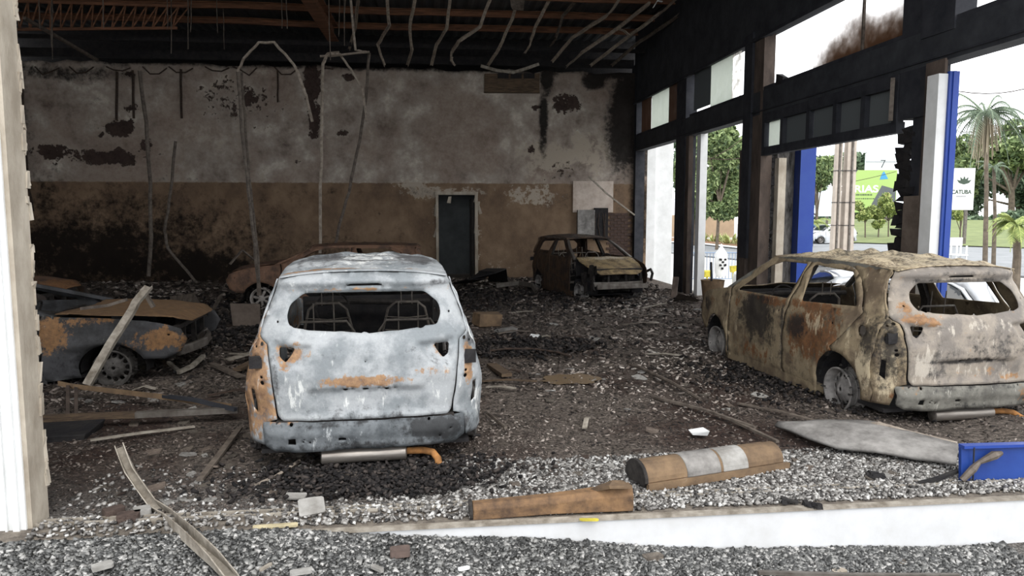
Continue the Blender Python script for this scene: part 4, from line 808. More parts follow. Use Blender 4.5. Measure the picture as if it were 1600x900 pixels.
# sedan at the left, side on, nose to the right
la = atZ(.19, 175, 575); lz = radians(-88)
LB = dict(front_door_r=[(2.5, .28, .45, .12, 0, .85), (2.88, .55, .07, .5, 0, .9), (2.5, .6, .3, .2, 1, .4), (2.5, .7, .3, .12, 1, .3), (2.3, .6, .1, .06, 0, .5)], fender_r=[(3.02, .72, .10, .25, 0, 1), (3.2, .9, .2, .06, 0, .7), (3.75, .62, .25, .16, 0, .9), (3.3, .7, .2, .15, 1, .3), (3.1, .3, .1, .2, 1, .5)], hood=[(0, 3.5, .8, .5, 0, .6)], roof=[(0, 1.5, .8, 1, 2, .3)])
WP = [(0, -.55), (2.36, 1.75), (3.05, 2.78), (3.33, 3.33), (4.1, 4.22)]
wpy = lambda y: lerp(WP, y)
ls = make_car('burnt_sedan', 'charred dark sedan with rust-orange door, side-on at the left front', 'car', (0, 0, 0), lz, M['dark_sedan'], sz=.80, zdrop=.06, warp=WP, W=.86, blobs=LB, hoodmat=M['sedan_hood'], hood_lift=.06, roofamp=.03, muffler=False, wr=.20, skip=('fuel',), rear=True)
fo = Vector((-sin(lz), cos(lz), 0)); rt_ = Vector((cos(lz), sin(lz), 0)); ls.location = Vector((la.x, la.y, 0)) - fo*3.33 - rt_*.84; ls.location.z = -.02
# darker car behind it
l2 = make_car('burnt_sedan', 'blackened car wreck behind the dark sedan, only its roof and rusty bonnet tip showing', 'car', (0, 0, 0), radians(-86), M['dark_hatch'], sz=.90, zdrop=.10, warp=WP, W=.86, hoodmat=M['rust_sedan'], hood_lift=.04, roofamp=.03, muffler=False, wr=.20, skip=('fuel',), blobs=dict(hood=[(0, 3.9, .7, .2, 0, 1)]), res=.06)
q = atZ(.6, 240, 432); l2.location = Vector((q.x-4.15, 11.6, -.02))
M['rim_dark'] = mat('sooted_steel_rim', '#595653', '#35322f', 9, rough=.7)
for o_ in ls.children_recursive:
    if o_.type == 'MESH' and o_.data.materials and o_.data.materials[0] == M['rim']: o_.data.materials[0] = M['rim_dark']
# rusty car behind the white SUV, nose to the left
ra = atZ(.19, 408, 467); rz6 = radians(92)
RB = dict(quarter=[(.5, .7, .5, .4, 0, .7)], rear_door=[(1.3, .6, .5, .3, 0, .6)], front_door=[(2.4, .85, .4, .2, 0, .95)], fender=[(3.4, .6, .5, .3, 1, .3)], hood=[(0, 3.5, .7, .5, 1, .3)])
rc = make_car('burnt_sedan', 'rusty brown car wreck with alloy wheels behind the white SUV, nose to the left', 'car', (0, 0, 0), rz6, M['rust_sedan'], sz=.90, zdrop=.06, warp=[(0, 0), (4.1, 4.1)], W=.86, blobs=RB, wheels='alloy', muffler=False, roofamp=.02, skip=('fuel',), wr=.21, res=.055)
fo = Vector((-sin(rz6), cos(rz6), 0)); rt_ = Vector((cos(rz6), sin(rz6), 0)); rc.location = Vector((ra.x, ra.y, 0)) - fo*3.33 + rt_*.84; rc.location.z = -.02
b = MB(); b.sweep([(-.3, 4.0, .85), (-.1, 3.8, 1.12), (.1, 3.6, .9)], .05, .03); b.build('bent_bonnet_stay', M['channel_d'], rc)

# ------------------------------------------------------------------ debris lying about, piece by piece
def G(px, py, z=.0): 
    p = atZ(z, px, py); return Vector((p.x, p.y, z))
def pile(name, m, label, cat, fn, **kw): b = MB(); fn(b); return tag(b.build(name, m, None, **kw), label, cat)
Lp = lambda w_, h_, t=.005: [(-w_/2, -h_/2), (w_/2, -h_/2), (w_/2, h_/2), (w_/2-t, h_/2), (w_/2-t, -h_/2+t), (-w_/2, -h_/2+t)]
# long bent channel crossing the sill at the front left
P = [atY(4.95, 186, 697), atY(4.86, 204, 738), atY(4.66, 240, 790), atY(4.52, 262, 806), atZ(.10, 300, 840), atZ(.075, 335, 872), atZ(.06, 368, 908)]
Q = [P[i].lerp(P[i+1], k/4) for i in range(len(P)-1) for k in range(4)]+[P[-1]]
tag(MB().sweep(Q, .05, .075, up=(0, -.5, 1), prof=[(-.028, -.035), (.028, -.035), (.028, .035), (.022, .035), (.022, -.028), (-.022, -.028), (-.022, .035), (-.028, .035)], twist=[.25*sin(i*.3) for i in range(len(Q))]).build('bent_channel', M['pale_strip'], None), 'long bent pale U-channel leaning over the sill at front left', 'metal channel')
P = [atY(7.0, 135, 600), atY(7.25, 172, 535), atY(7.5, 203, 487), atY(7.6, 212, 470), atY(7.75, 232, 446)]
Q = [P[i].lerp(P[i+1], k/3) for i in range(4) for k in range(3)]+[P[-1]]
tag(MB().sweep(Q, .075, .04, up=(0, -1, .3), prof=Lp(.09, .05)).build('bent_channel', M['pale_strip'], None), 'pale kinked channel leaning against the wheel of the dark sedan', 'metal channel')
tag(MB().sweep([atY(7.9, 222, 450), atY(7.9, 240, 480)], .06, .03).build('bent_channel', M['channel_d'], None), 'short channel stub sloping right from the top of the leaning channel', 'metal channel')
tag(MB().sweep([atY(8.1, 128, 482), atY(8.0, 170, 477), atY(8.0, 198, 468)], .05, .03).build('bent_channel', M['channel_d'], None), 'short bent strip lying on the bonnet of the dark sedan', 'metal channel')
fr = empty('fallen_framework', G(120, 603, .14), 0, label='fallen charred metal frame with a rusty top rail at the left', cat='frame')
def wp(o, *p): return [Vector(q_)-o.location for q_ in p]
MB().sweep(wp(fr, G(95, 598, .14), G(120, 603, .14), G(250, 618, .13), G(365, 634, .12)), .05, .05, prof=Lp(.06, .05)).build('top_rail', M['rustm'], fr)
MB().sweep(wp(fr, G(250, 618, .13), G(300, 624, .16), G(368, 640, .12)), .04, .03).build('side_rail', M['post'], fr)
for px in (106, 119): MB().bar(*wp(fr, G(px, 604, .13), G(px, 655, .02)), .03, .03).build('leg', M['brown_post'], fr)
fr2 = empty('fallen_rail', G(60, 655, .10), 0, label='long fallen aluminium rail lying level beside the white SUV', cat='rail')
MB().sweep(wp(fr2, G(48, 655, .10), G(150, 650, .10), G(212, 648, .10)), .06, .05).build('charred_end', M['wood'], fr2); MB().sweep(wp(fr2, G(212, 648, .10), G(372, 640, .10)), .06, .05).build('bare_end', M['steel'], fr2)
pile('dark_hole_block', M['char'], 'low black block standing in for dark holes beneath the rails at the left', 'dark stand-in', lambda b: b.box(G(98, 676, .03), (.48, .35, .10), None, .03), bevel=.01)  # solid black block put in for the shade of holes in the debris
pile('plank', M['pale_strip'], 'pale scorched plank on the rubble left of the white SUV', 'plank', lambda b: b.sweep([G(355, 562, .08), G(405, 548, .12)], .10, .02))
pile('plank', M['wood'], 'brown plank just below the pale one left of the white SUV', 'plank', lambda b: b.sweep([G(370, 578, .06), G(402, 562, .08)], .10, .03))
pile('plank', M['channel_d'], 'dark lath slanting towards the lamp corner of the white SUV', 'plank', lambda b: b.sweep([G(330, 568, .07), G(375, 588, .05)], .07, .03))
pile('bumper_scrap', M['steel'], 'curved grey bumper scrap in front of the dark sedan', 'scrap', lambda b: b.sweep([G(264, 548, .18), G(285, 545, .2), G(308, 534, .25), G(324, 520, .32)], .03, .15))
pile('bent_angle', M['pale_strip'], 'small bent angle pieces crossing in front of the dark sedan', 'metal strip', lambda b: b.sweep([G(263, 566, .10), G(280, 580, .04)], .04, .03).sweep([G(278, 582, .05), G(300, 572, .08), G(318, 556, .12)], .05, .04))
pile('bent_plate', M['channel_d'], 'bent plate standing in the rubble behind the sedan bonnet', 'metal plate', lambda b: b.sweep([G(268, 474, .3), G(300, 470, .42), G(312, 485, .12)], .03, .25))
pile('rod', M['channel_d'], 'slanted rod stub sticking out of rubble left of the square plate', 'rod', lambda b: b.sweep([G(332, 486, .05), G(345, 462, .35), G(350, 460, .38)], .06, .04))
pile('square_plate', M['board_brown'], 'square rusty plate standing in front of the alloy wheel', 'metal plate', lambda b: b.box(G(384, 490, .24)+Vector((0, 0, -.02)), (.44, .03, .36), Matrix.Rotation(.1, 3, 'X'), .01))
pile('lath', M['channel_d'], 'narrow lath lying beside the left flank of the white SUV', 'lath', lambda b: b.sweep([G(312, 750, .03), G(345, 708, .05), G(375, 668, .07)], .045, .02))
pile('rod', M['channel'], 'thin pale rod lying behind the lower corner of the white SUV', 'rod', lambda b: b.tube([G(390, 762, .02), G(430, 745, .04), G(468, 720, .05)], .012, 6))
pile('charred_sheet', M['char'], 'curled black sheet on the floor right of the doorway', 'sheet', lambda b: b.sweep([G(722, 442, .05), G(745, 436, .25), G(762, 425, .42), G(776, 420, .42), G(779, 440, .02)], .5, .03, up=(0, 0, 1)))
pile('rusty_box', M['rustm'], 'rusty metal box in the ash right of the white SUV', 'box', lambda b: b.box(G(762, 500, .12), (.42, .3, .20), Matrix.Rotation(.3, 3, 'Z'), .03), bevel=.015)
pile('pale_block', M['panel_grey'], 'flat pale block lying beside the rusty box', 'block', lambda b: b.box(G(790, 516, .06), (.3, .2, .06), Matrix.Rotation(.2, 3, 'Z'), .02))
pile('bumper_scrap', M['steel'], 'shiny curved scrap on the floor left of the small hatchback', 'scrap', lambda b: b.sweep([G(775, 446, .12), G(812, 442, .16), G(832, 446, .18), G(838, 456, .05)], .06, .1))
pile('cable', M['cable'], 'long curved cable on the ash right of the white SUV', 'cable', lambda b: b.tube([G(765, 548, .04), G(790, 545, .06), G(830, 545, .06), G(870, 550, .06), G(892, 557, .03)], .015, 6))
pile('rod', M['channel_d'], 'straight dark rod on the floor between the two SUVs', 'rod', lambda b: b.tube([G(985, 570, .05), G(1000, 574, .06), G(1050, 598, .06), G(1094, 624, .04)], .018, 6))
pile('lath', M['channel_d'], 'long thin lath lying below the dark rod', 'lath', lambda b: b.sweep([G(1020, 620, .04), G(1100, 640, .05), G(1180, 668, .05)], .035, .02))
pile('lath', M['channel_d'], 'second thin lath pointing at the ash-coated panel', 'lath', lambda b: b.sweep([G(1130, 650, .04), G(1215, 690, .05)], .03, .02))
pile('rod', M['channel_d'], 'short rod on the ash beside the right rear wheel of the white SUV', 'rod', lambda b: b.tube([G(762, 645, .04), G(790, 668, .05)], .015, 6))
pile('plank', M['wood'], 'broken plank end lying right of the white SUV flank', 'plank', lambda b: b.sweep([G(768, 570, .05), G(792, 586, .06)], .12, .04))
pile('white_chip', M['white_wall'], 'bright white fragment on the ash above the rusty drum housing', 'fragment', lambda b: b.box(G(1090, 675, .05), (.14, .08, .03), None, .02))
pile('white_chip', M['white_wall'], 'small white fragment on the ash behind the puddle', 'fragment', lambda b: b.box(G(835, 525, .05), (.13, .07, .03), None, .02))
# tan puddle
b = MB(); c = G(890, 592, .03); b.add([c+Vector((.34*cos(a)*R.uniform(.75, 1.1), .30*sin(a)*R.uniform(.7, 1.1), 0)) for a in [2*pi*i/24 for i in range(24)]], [tuple(range(24))])
m_, nt_, b_ = mk('muddy_water'); b_.inputs['Base Color'].default_value = hexc('#6b5a45'); b_.inputs['Roughness'].default_value = .12
tag(b.build('puddle', m_, None), 'muddy tan puddle in the ash right of the white SUV', 'puddle')
# rusty drum housing
dm = empty('drum_housing', G(998, 752, .0), 0, label='rusty half-round shutter housing with pale plates, lying front centre right', cat='housing')
A = G(996, 752, .03); B_ = G(1192, 722, .03); ax = (B_-A).normalized(); sd_ = Vector((ax.y, -ax.x, 0)); Ld = (B_-A).length
def halfd(t0, t1, r, m, name, dz=0):
    b = MB(); pr = [(r*cos(a), r*.95*sin(a)) for a in [pi*i/12 for i in range(13)]]+[(-r*.7, -.03), (r*.7, -.03)]
    f = lambda u, v, w_: A + sd_*u + ax*w_ + Vector((0, 0, v+.03+dz))-dm.location
    b.prism(pr, t0*Ld, t1*Ld, f); return b.build(name, m, dm, bevel=.004)
halfd(0, 1.0, .125, M['rustm'], 'housing_shell'); halfd(.30, .56, .131, M['panel_grey'], 'pale_plate'); halfd(.58, .78, .130, M['tile'], 'pale_plate')
halfd(-.02, .005, .135, M['char2'], 'end_cap'); halfd(.80, 1.08, .12, M['rustm'], 'rusty_end')
MB().sweep([A+sd_*.13-dm.location, B_+sd_*.13-dm.location+ax*.12], .03, .05).build('lower_flange', M['rustm'], dm)
bm2 = empty('rusted_beam', G(740, 800, .0), 0, label='long rusted tapering beam lying on the gravel at front centre', cat='beam')
A2 = G(738, 797, .05); B2 = G(985, 775, .09)
b = MB(); vs = []
for p, hw, hh_ in ((A2, .055, .055), (A2.lerp(B2, .5), .06, .06), (B2, .075, .085)): 
    d_ = (B2-A2).normalized(); s_ = Vector((d_.y, -d_.x, 0)); vs += [p-bm2.location+s_*a*hw+Vector((0, 0, c_*hh_)) for a, c_ in ((-1, -.8), (1, -.8), (1, .4), (.55, .9), (-.55, .9), (-1, .4))]
b.add(vs, [(i*6+j, i*6+(j+1) % 6, (i+1)*6+(j+1) % 6, (i+1)*6+j) for i in range(2) for j in range(6)]+[tuple(range(6))[::-1], tuple(range(12, 18))]); b.build('beam_body', M['rustpipe2'] if 'rustpipe2' in M else mat('rusted_beam_steel', '#86684a', '#4c3c30', 7, bump=.006), bm2, bevel=.006)
MB().lathe([(0, 0), (.065, 0), (.065, .02), (0, .02)], A2-bm2.location-(B2-A2).normalized()*.02, B2-A2, 16).build('end_plate', M['char2'], bm2)
MB().sweep([G(925, 765, .12)-bm2.location, G(955, 757, .2)-bm2.location, G(980, 757, .18)-bm2.location], .10, .02).build('torn_flap', M['rustm'], bm2)
# ash-coated panel at the right with a frame behind
EN = [G(*q) for q in ((1210, 670, .03), (1260, 687, .05), (1307, 701, .05), (1400, 714, .05), (1494, 730, .04))]; EF = [G(*q) for q in ((1222, 664, .06), (1275, 660, .10), (1330, 661, .12), (1372, 666, .12), (1498, 700, .09))]
b = MB(); N = 12; vs = []
ipl = lambda E_, t: E_[min(3, int(t*4))].lerp(E_[min(3, int(t*4))+1], t*4-min(3, int(t*4)))
for i in range(N+1):
    for j in range(5):
        t, u = i/N, j/4; p = ipl(EN, t).lerp(ipl(EF, t), u); p.z += .02*sin(pi*u)+noise.noise(p*4)*.015+.03; vs.append(p)
b.add(vs, [(i*5+j, i*5+j+1, (i+1)*5+j+1, (i+1)*5+j) for i in range(N) for j in range(4)])
o = tag(b.build('fallen_board', M['panel_grey'], None, smooth=True), 'large ash-coated flat panel lying before the beige SUV', 'panel'); s_ = o.modifiers.new('sheet', 'SOLIDIFY'); s_.thickness = .03
pile('bent_rails', M['channel'], 'thin bent frame rail lying behind the ash-coated panel', 'frame', lambda b: b.sweep([G(1338, 665, .10), G(1372, 662, .16), G(1420, 676, .12), G(1495, 694, .10)], .035, .03).sweep([G(1340, 668, .06), G(1400, 672, .03)], .02, .02))
# blue sheet
bs = empty('blue_sheet', G(1505, 757, 0), 0, label='bent blue sheet-metal panel standing at the right edge of the frame', cat='metal sheet')
p0 = G(1502, 752, .02); p1 = G(1625, 748, .02); up_ = Vector((0, .02, .24))
def quadbox(a, c, h, th, m, name, par): 
    d_ = (c-a).normalized(); s_ = Vector((d_.y, -d_.x, 0))*th; o_ = par.location; return MB().add([q_-o_ for q_ in (a, c, c+h, a+h, a-s_, c-s_, c+h-s_, a+h-s_)], [(0, 1, 2, 3), (7, 6, 5, 4), (0, 4, 5, 1), (3, 2, 6, 7), (0, 3, 7, 4), (1, 5, 6, 2)]).build(name, m, par, bevel=.003)
quadbox(p0, p1, up_, .03, M['blue_sheet'], 'sheet_face', bs); MB().sweep([p0+up_-bs.location, p1+up_-bs.location], .06, .02).build('top_fold', M['blue'], bs)
MB().sweep([p0.lerp(p1, .12)-bs.location+Vector((0, -.02, .0)), p0.lerp(p1, .12)-bs.location+Vector((0, -.01, .24))], .006, .01).build('seam', M['post'], bs)
MB().tube([p0-bs.location+Vector((-.02, -.03, .02)), p0-bs.location+Vector((.05, -.04, .10)), p0-bs.location+Vector((.1, -.03, .14)), p0-bs.location+Vector((.2, -.04, .19)), p0-bs.location+Vector((.26, -.03, .2))], [.02, .025, .015, .03, .015], 6).build('melted_strip', M['channel_d'], bs)
pile('charred_strip', M['char'], 'black curved strip on the gravel left of the blue sheet', 'strip', lambda b: b.sweep([G(1432, 756, .02), G(1465, 748, .05), G(1498, 735, .07)], .03, .02))
def lump(px, py, s, m, name, label, cat, z=.02, grp=None, flat=.5):
    p = G(px, py, z) if py < 842 else None
    if p is None:
        p = atZ(-.15, px, py); p.z = out_z(p.x, p.y)+.01; 
    b = MB(); 
    for k in range(7): b.box(p+Vector((R.uniform(-s, s)*.6, R.uniform(-s, s)*.4, s*flat*.5*R.random())), (s*R.uniform(.4, .9), s*R.uniform(.4, .9), s*flat*R.uniform(.5, 1)), Matrix.Rotation(R.uniform(0, 3), 3, 'Z') @ Matrix.Rotation(R.uniform(-.4, .4), 3, 'X'), s*.12)
    return tag(b.build(name, m, None), label, cat, grp)
lump(1232, 785, .06, M['char'], 'charred_lump', 'black charred lump on pale gravel near the curb, left one', 'lump'); lump(1268, 790, .06, M['char'], 'charred_lump', 'black charred lump on pale gravel near the curb, right one', 'lump'); lump(1032, 790-50, .03, M['char'], 'charred_lump', 'tiny black lump below the shutter housing', 'lump')
lump(1368, 745, .07, M['char'], 'charred_lump', 'black clump on the gravel in front of the ash-coated panel', 'lump')
def slab(px, py, sx_, sy_, h, m, name, label, cat, rz=0, z=.03, tilt=0, out=False, grp=None):
    if out: p = atZ(-.12, px, py); p = atZ(out_z(p.x, p.y)+.02, px, py)
    else: p = G(px, py, z)
    pts = rounded([(-sx_/2*R.uniform(.8, 1), -sy_/2), (sx_/2, -sy_/2*R.uniform(.7, 1)), (sx_/2*R.uniform(.8, 1), sy_/2), (0, sy_/2*R.uniform(.8, 1.1)), (-sx_/2, sy_/2*R.uniform(.7, 1))], .01, 1)
    q = Matrix.Rotation(rz, 3, 'Z') @ Matrix.Rotation(tilt, 3, 'X'); b = MB().prism(pts, -h/2, h/2, lambda u, v, w_: p + q @ Vector((u, v, w_))); return tag(b.build(name, m, None), label, cat, grp)
slab(487, 792, .16, .14, .012, M['tile'], 'tile_fragment', 'pale broken tile tilted on the ash below the muffler', 'tile', .2, .05, .5)
slab(462, 775, .14, .07, .012, M['tile'], 'tile_fragment', 'smaller pale tile shard touching the tilted tile', 'tile', -.2, .04, .2)
slab(540, 740, .20, .06, .02, M['channel_d'], 'charred_sliver', 'pale burnt sliver under the exhaust of the white SUV', 'fragment', -.4, .03)
slab(430, 822, .26, .05, .012, M['cream'], 'board_fragment', 'cream-coloured board scrap on the sill track', 'board', .05, .03)
slab(920, 812, .12, .03, .008, M['yellow'], 'yellow_scrap', 'thin yellow scrap on pale gravel near the curb', 'scrap', -.15, .02)
slab(160, 884, .10, .07, .02, M['tile'], 'tile_fragment', 'bluish tile piece in the gravel at the lower left corner', 'tile', .5, out=True)
slab(625, 862, .11, .06, .05, mat('brick_fragment', '#6b5b54', '#4a403c', 10), 'brick_fragment', 'brown brick fragment at the left end of the white curb face', 'brick', .05, out=True)
slab(415, 886, .09, .02, .012, M['pale_strip'], 'splinter', 'small pale splinter in the gravel right of the long bent channel', 'splinter', 1.0, out=True)
slab(470, 893, .11, .05, .015, M['tile'], 'tile_fragment', 'grey tile shard at the bottom edge left of centre', 'tile', .2, out=True)
slab(590, 888, .10, .03, .015, M['tile'], 'tile_fragment', 'narrow tile shard at the bottom edge below the brick fragment', 'tile', -.8, out=True)
slab(725, 888, .07, .03, .012, M['white_wall'], 'white_chip', 'white chip in the gravel below the curb, bottom centre', 'fragment', .3, out=True)
slab(1408, 882, .07, .06, .05, M['concrete_chunk'], 'stone', 'squarish stone on the aluminium strip outside the curb', 'stone', .5, out=True)
slab(1312, 896, .09, .05, .04, M['beige_reveal'], 'stone', 'rounded beige stone at the bottom edge right of centre', 'stone', .2, out=True)
slab(1020, 872, .13, .06, .04, M['concrete_chunk'], 'stone', 'flat brownish stone against the white curb, lower centre', 'stone', .1, out=True)
slab(200, 808, .13, .10, .05, M['redash'], 'ash_clod', 'big reddish clod of ash beside the sill at the left', 'clod', .1, .03); slab(178, 800, .12, .09, .05, M['redash'], 'ash_clod', 'reddish clod of ash left of the biggest clod', 'clod', .6, .03); slab(222, 800, .10, .09, .05, M['tile'], 'ash_clod', 'pale clod right of the biggest reddish clod', 'clod', .4, .03)
st_ = [atZ(-.2, px, py) for px, py in ((1185, 886), (1330, 882), (1500, 876))]
tag(MB().sweep([Vector((p.x, p.y, out_z(p.x, p.y)+.03)) for p in st_], .025, .02).build('aluminium_strip', M['steel'], None), 'thin aluminium strip lying in the gravel outside the curb', 'strip')
# bucket and leaning board near the facade
bk = atD(13.5, 1113, 462); bz = .0; bk = Vector((bk.x, bk.y, bz)); bu = empty('metal_bucket', bk, 0, label='rusty metal bucket standing behind the nose of the beige SUV', cat='bucket')
MB().lathe([(.0, .10), (.15, .10), (.21, .60), (.22, .62), (.20, .61), (.14, .13), (0, .13)], (0, 0, 0), (0, 0, 1), 20).build('pail', M['rustm'], bu, smooth=True); MB().lathe([(0, 0), (.17, 0), (.15, .11), (0, .11)], (0, 0, 0), (0, 0, 1), 16).build('foot', M['char2'], bu); MB().sweep([(-.02, 0, .45), (-.04, 0, .95)], .03, .03).build('stick', M['char'], bu)
pile('leaning_board', M['brown_post'], 'short upright stump of board at the foot of the facade post', 'board', lambda b: b.sweep([G(1052, 470, .0), G(1056, 442, .35)+Vector((0, 0, .12))], .12, .04))
pile('fallen_plate', M['channel_d'], 'flat triangular plate lying at the foot of the facade post', 'metal plate', lambda b: b.add([G(1052, 470, .04), G(1100, 470, .02), G(1060, 458, .25)], [(0, 1, 2)]).add([G(1052, 470, .02), G(1100, 470, .0), G(1060, 458, .22)], [(2, 1, 0)]))

# ------------------------------------------------------------------ loose debris (uncountable) and larger rubble
def vz(xs, ys): return np.array([ground_z(float(x), float(y)) for x, y in zip(xs, ys)])
def chips(name, xs, ys, zs, size, flat, m, label, cat, aspect=1.0, tone=None, tilt=.6, kind='stuff'):
    n = len(xs); base = np.array([(a, b, c) for a in (-.5, .5) for b in (-.5, .5) for c in (-.5, .5)])
    quads = np.array([(0, 1, 3, 2), (4, 6, 7, 5), (0, 4, 5, 1), (2, 3, 7, 6), (0, 2, 6, 4), (1, 5, 7, 3)])
    v = base[None]*np.ones((n, 1, 1)); v = v + NR.uniform(-.22, .22, v.shape)
    sc = np.stack([size*NR.uniform(.6, 1.6, n)*aspect, size*NR.uniform(.5, 1.2, n), size*flat*NR.uniform(.5, 1.5, n)], 1); v *= sc[:, None, :]
    a = NR.uniform(0, 2*pi, n); tx = NR.uniform(-tilt, tilt, n); ty = NR.uniform(-tilt, tilt, n)
    ca, sa = np.cos(a), np.sin(a); cx, sx_ = np.cos(tx), np.sin(tx); cy, sy_ = np.cos(ty), np.sin(ty)
    y_, z_ = v[..., 1]*cx[:, None]-v[..., 2]*sx_[:, None], v[..., 1]*sx_[:, None]+v[..., 2]*cx[:, None]; x_ = v[..., 0]
    x2, z2 = x_*cy[:, None]+z_*sy_[:, None], -x_*sy_[:, None]+z_*cy[:, None]
    X = x2*ca[:, None]-y_*sa[:, None]+xs[:, None]; Y = x2*sa[:, None]+y_*ca[:, None]+ys[:, None]; Z = z2+zs[:, None]+(size*flat*.35)[:, None] if hasattr(size, 'shape') else z2+zs[:, None]+size*flat*.35
    V = np.stack([X, Y, Z], 2).reshape(-1, 3); F = (quads[None]+8*np.arange(n)[:, None, None]).reshape(-1)
    me = bpy.data.meshes.new(name); me.vertices.add(8*n); me.vertices.foreach_set('co', V.ravel()); me.loops.add(24*n); me.loops.foreach_set('vertex_index', F.astype(np.int32))
    me.polygons.add(6*n); me.polygons.foreach_set('loop_start', np.arange(0, 24*n, 4, dtype=np.int32)); me.update(calc_edges=True)
    t = NR.uniform(0, 1, n)**1.0 if tone is None else tone; at = me.attributes.new('tone', 'FLOAT', 'POINT'); at.data.foreach_set('value', np.repeat(t, 8).astype(np.float32))
    return link(name, me, m, None, label=label, cat=cat, kind=kind)
M['ashchips'] = toned('ash_and_plaster_flakes', ['#272321', '#463f3a', '#5f5650', '#786e67', '#938981', '#bdb5ad'])
M['nearchips'] = toned('pale_glass_granules', ['#2c2a29', '#4d4a47', '#696663', '#83807c', '#9e9b97', '#c4c3c0'], .6, .5)
M['glasschips'] = toned('grey_glass_gravel', ['#222221', '#393938', '#515150', '#6a6a68', '#858481', '#adaba8'], .45, .6)
keep = lambda x, y: (x < FX-.1) & (y < BY-.1)
# inside: size grows with distance so the flakes stay readable
n = 80000; yy = 4.6+16*NR.uniform(0, 1, n)**1.55; xx = NR.uniform(-1, 1, n)*(.72*yy+.8)+.10*yy; k = (xx < FX-.1) & (xx > -11) & (yy < BY-.15) & ((xx > -2.2) | (yy > 4.7)); xx, yy = xx[k], yy[k]
cl = np.array([noise.noise(Vector((x*.8, y*.8, 4))) for x, y in zip(xx, yy)]); k = NR.uniform(-.55, .45, len(cl)) < cl+.25; xx, yy, cl = xx[k], yy[k], cl[k]
c2_ = np.array([noise.noise(Vector((x*.45+9, y*.3, 1))) for x, y in zip(xx, yy)]); tn = np.clip(NR.uniform(0, 1, len(xx))**1.7*(.85+.6*c2_)*np.where((xx < -.3) & (yy < 7), .72, 1) + cl*.25, 0, 1)
chips('ash_debris', xx, yy, vz(xx, yy), (.006+.0045*yy*NR.uniform(.25, 1, len(xx))**1.6)*np.clip(.55+(yy-4.6)*.12, .55, 1), .35, M['ashchips'], 'burnt flakes of ash, plaster and foil covering the hall floor', 'debris', 1.25, tn)
n = 26000; yy = NR.uniform(4.28, 5.35, n); xx = NR.uniform(-2.3, 4.6, n); k = NR.uniform(0, 1, n) < np.clip(1.5-(yy-4.4)*1.1, .12, 1)*np.clip(.45+.3*(xx+.6), .3, 1)*np.where((xx < -.4) & (yy > 4.6), .35, 1); xx, yy = xx[k], yy[k]
zz = np.where(yy < 4.56, .015, vz(xx, yy)); chips('pale_gravel', xx, yy, zz, .011+.011*NR.uniform(0, 1, len(xx)), .7, M['nearchips'], 'pale shattered-glass granules spread on the sill and just behind it', 'gravel', 1.1)
n = 46000; yy = YF-.012-1.0*NR.uniform(0, 1, n)**1.1; xx = NR.uniform(-2.6, 3.7, n); zz = vz(xx, np.minimum(yy, 4.199)); tn = np.clip(NR.uniform(0, 1, n)**1.5 + .12*np.array([noise.noise(Vector((x*3, y*3, 0))) for x, y in zip(xx, yy)]), 0, 1)
chips('glass_gravel', xx, yy, zz, .010+.013*NR.uniform(0, 1, n), .75, M['glasschips'], 'grey shattered-glass gravel heaped outside the white curb', 'gravel', 1.1, tn)
# charred clumps against the cars and walls
n = 9000; cx_ = NR.choice(8, n); cent = np.array([(-.45, 4.95), (-.3, 5.0), (4.0, 7.5), (-6, 14.5), (-3.2, 11.5), (1.2, 9.8), (0.5, 15.5), (-4.5, 9.5)])[cx_]; sp_ = np.array([(.6, .35), (.6, .3), (.7, .9), (3, 1.5), (1.8, 1.2), (.8, .5), (3, 1.5), (.8, 1)])[cx_]
xx = cent[:, 0]+NR.normal(0, 1, n)*sp_[:, 0]*.7; yy = cent[:, 1]+NR.normal(0, 1, n)*sp_[:, 1]*.7; k = (yy > 4.65) & (yy < BY-.2) & (xx < FX-.1) & (xx > -11.3); xx, yy = xx[k], yy[k]
M['charchips'] = toned('black_char_flakes', ['#0f0e0f', '#1e1b1b', '#2b2726', '#453e3a']); chips('char_debris', xx, yy, vz(xx, yy)+NR.uniform(0, .05, len(xx)), (.008+.0028*yy), .6, M['charchips'], 'black charred crumbs heaped around the wrecks', 'debris', 1.3)
# larger single pieces of rubble
rub = []
for k in range(6):
    b = MB(); s = 1.0; pts = rounded([(-.5, -.35), (.45*R.uniform(.7, 1.1), -.4), (.5, .3*R.uniform(.6, 1.2)), (.0, .45), (-.45, .3)], .03, 1)
    b.prism(pts, -.09, .09, lambda u, v, w_: (u, v, w_+.05*noise.noise(Vector((u*3, v*3, k))))); me = b.mesh('rubble_piece'); me.materials.append([M['concrete_chunk'], M['tile'], M['board_brown'], M['redash'], M['channel_d'], M['panel_grey']][k]); rub.append(me)
ZN = [(6.1, -2.6, 1.2, 4.9, 'plaster and board fragments on the ash, front left', 'in front-left ash', -2.2, -.9, 4.75, 6.3, 34),
      (0, 0, 0, 0, 'rubble fragments between the two SUVs', 'between the two SUVs', 1.1, 3.4, 5.3, 11, 70),
      (0, 0, 0, 0, 'rubble fragments in front of the sedan', 'between sedan and white SUV', -3.6, -1.7, 6.2, 12, 44),
      (0, 0, 0, 0, 'rubble fragments before the small hatchback', 'before the small hatchback', 1.4, 5.2, 11.2, 15.5, 70),
      (0, 0, 0, 0, 'fragments on the pale gravel strip', 'on the curbside gravel', .3, 3.6, 4.6, 5.3, 30)]
ORD = ['nearest', 'second nearest', 'third nearest', 'fourth nearest', 'fifth nearest', 'sixth nearest', 'seventh nearest', 'eighth nearest', 'ninth nearest', 'tenth nearest', 'eleventh nearest', 'twelfth nearest']
LOOK = ['grey-brown concrete chunk', 'pale tile shard', 'brown board scrap', 'reddish ash clod', 'dull metal scrap', 'ash-grey slab piece']
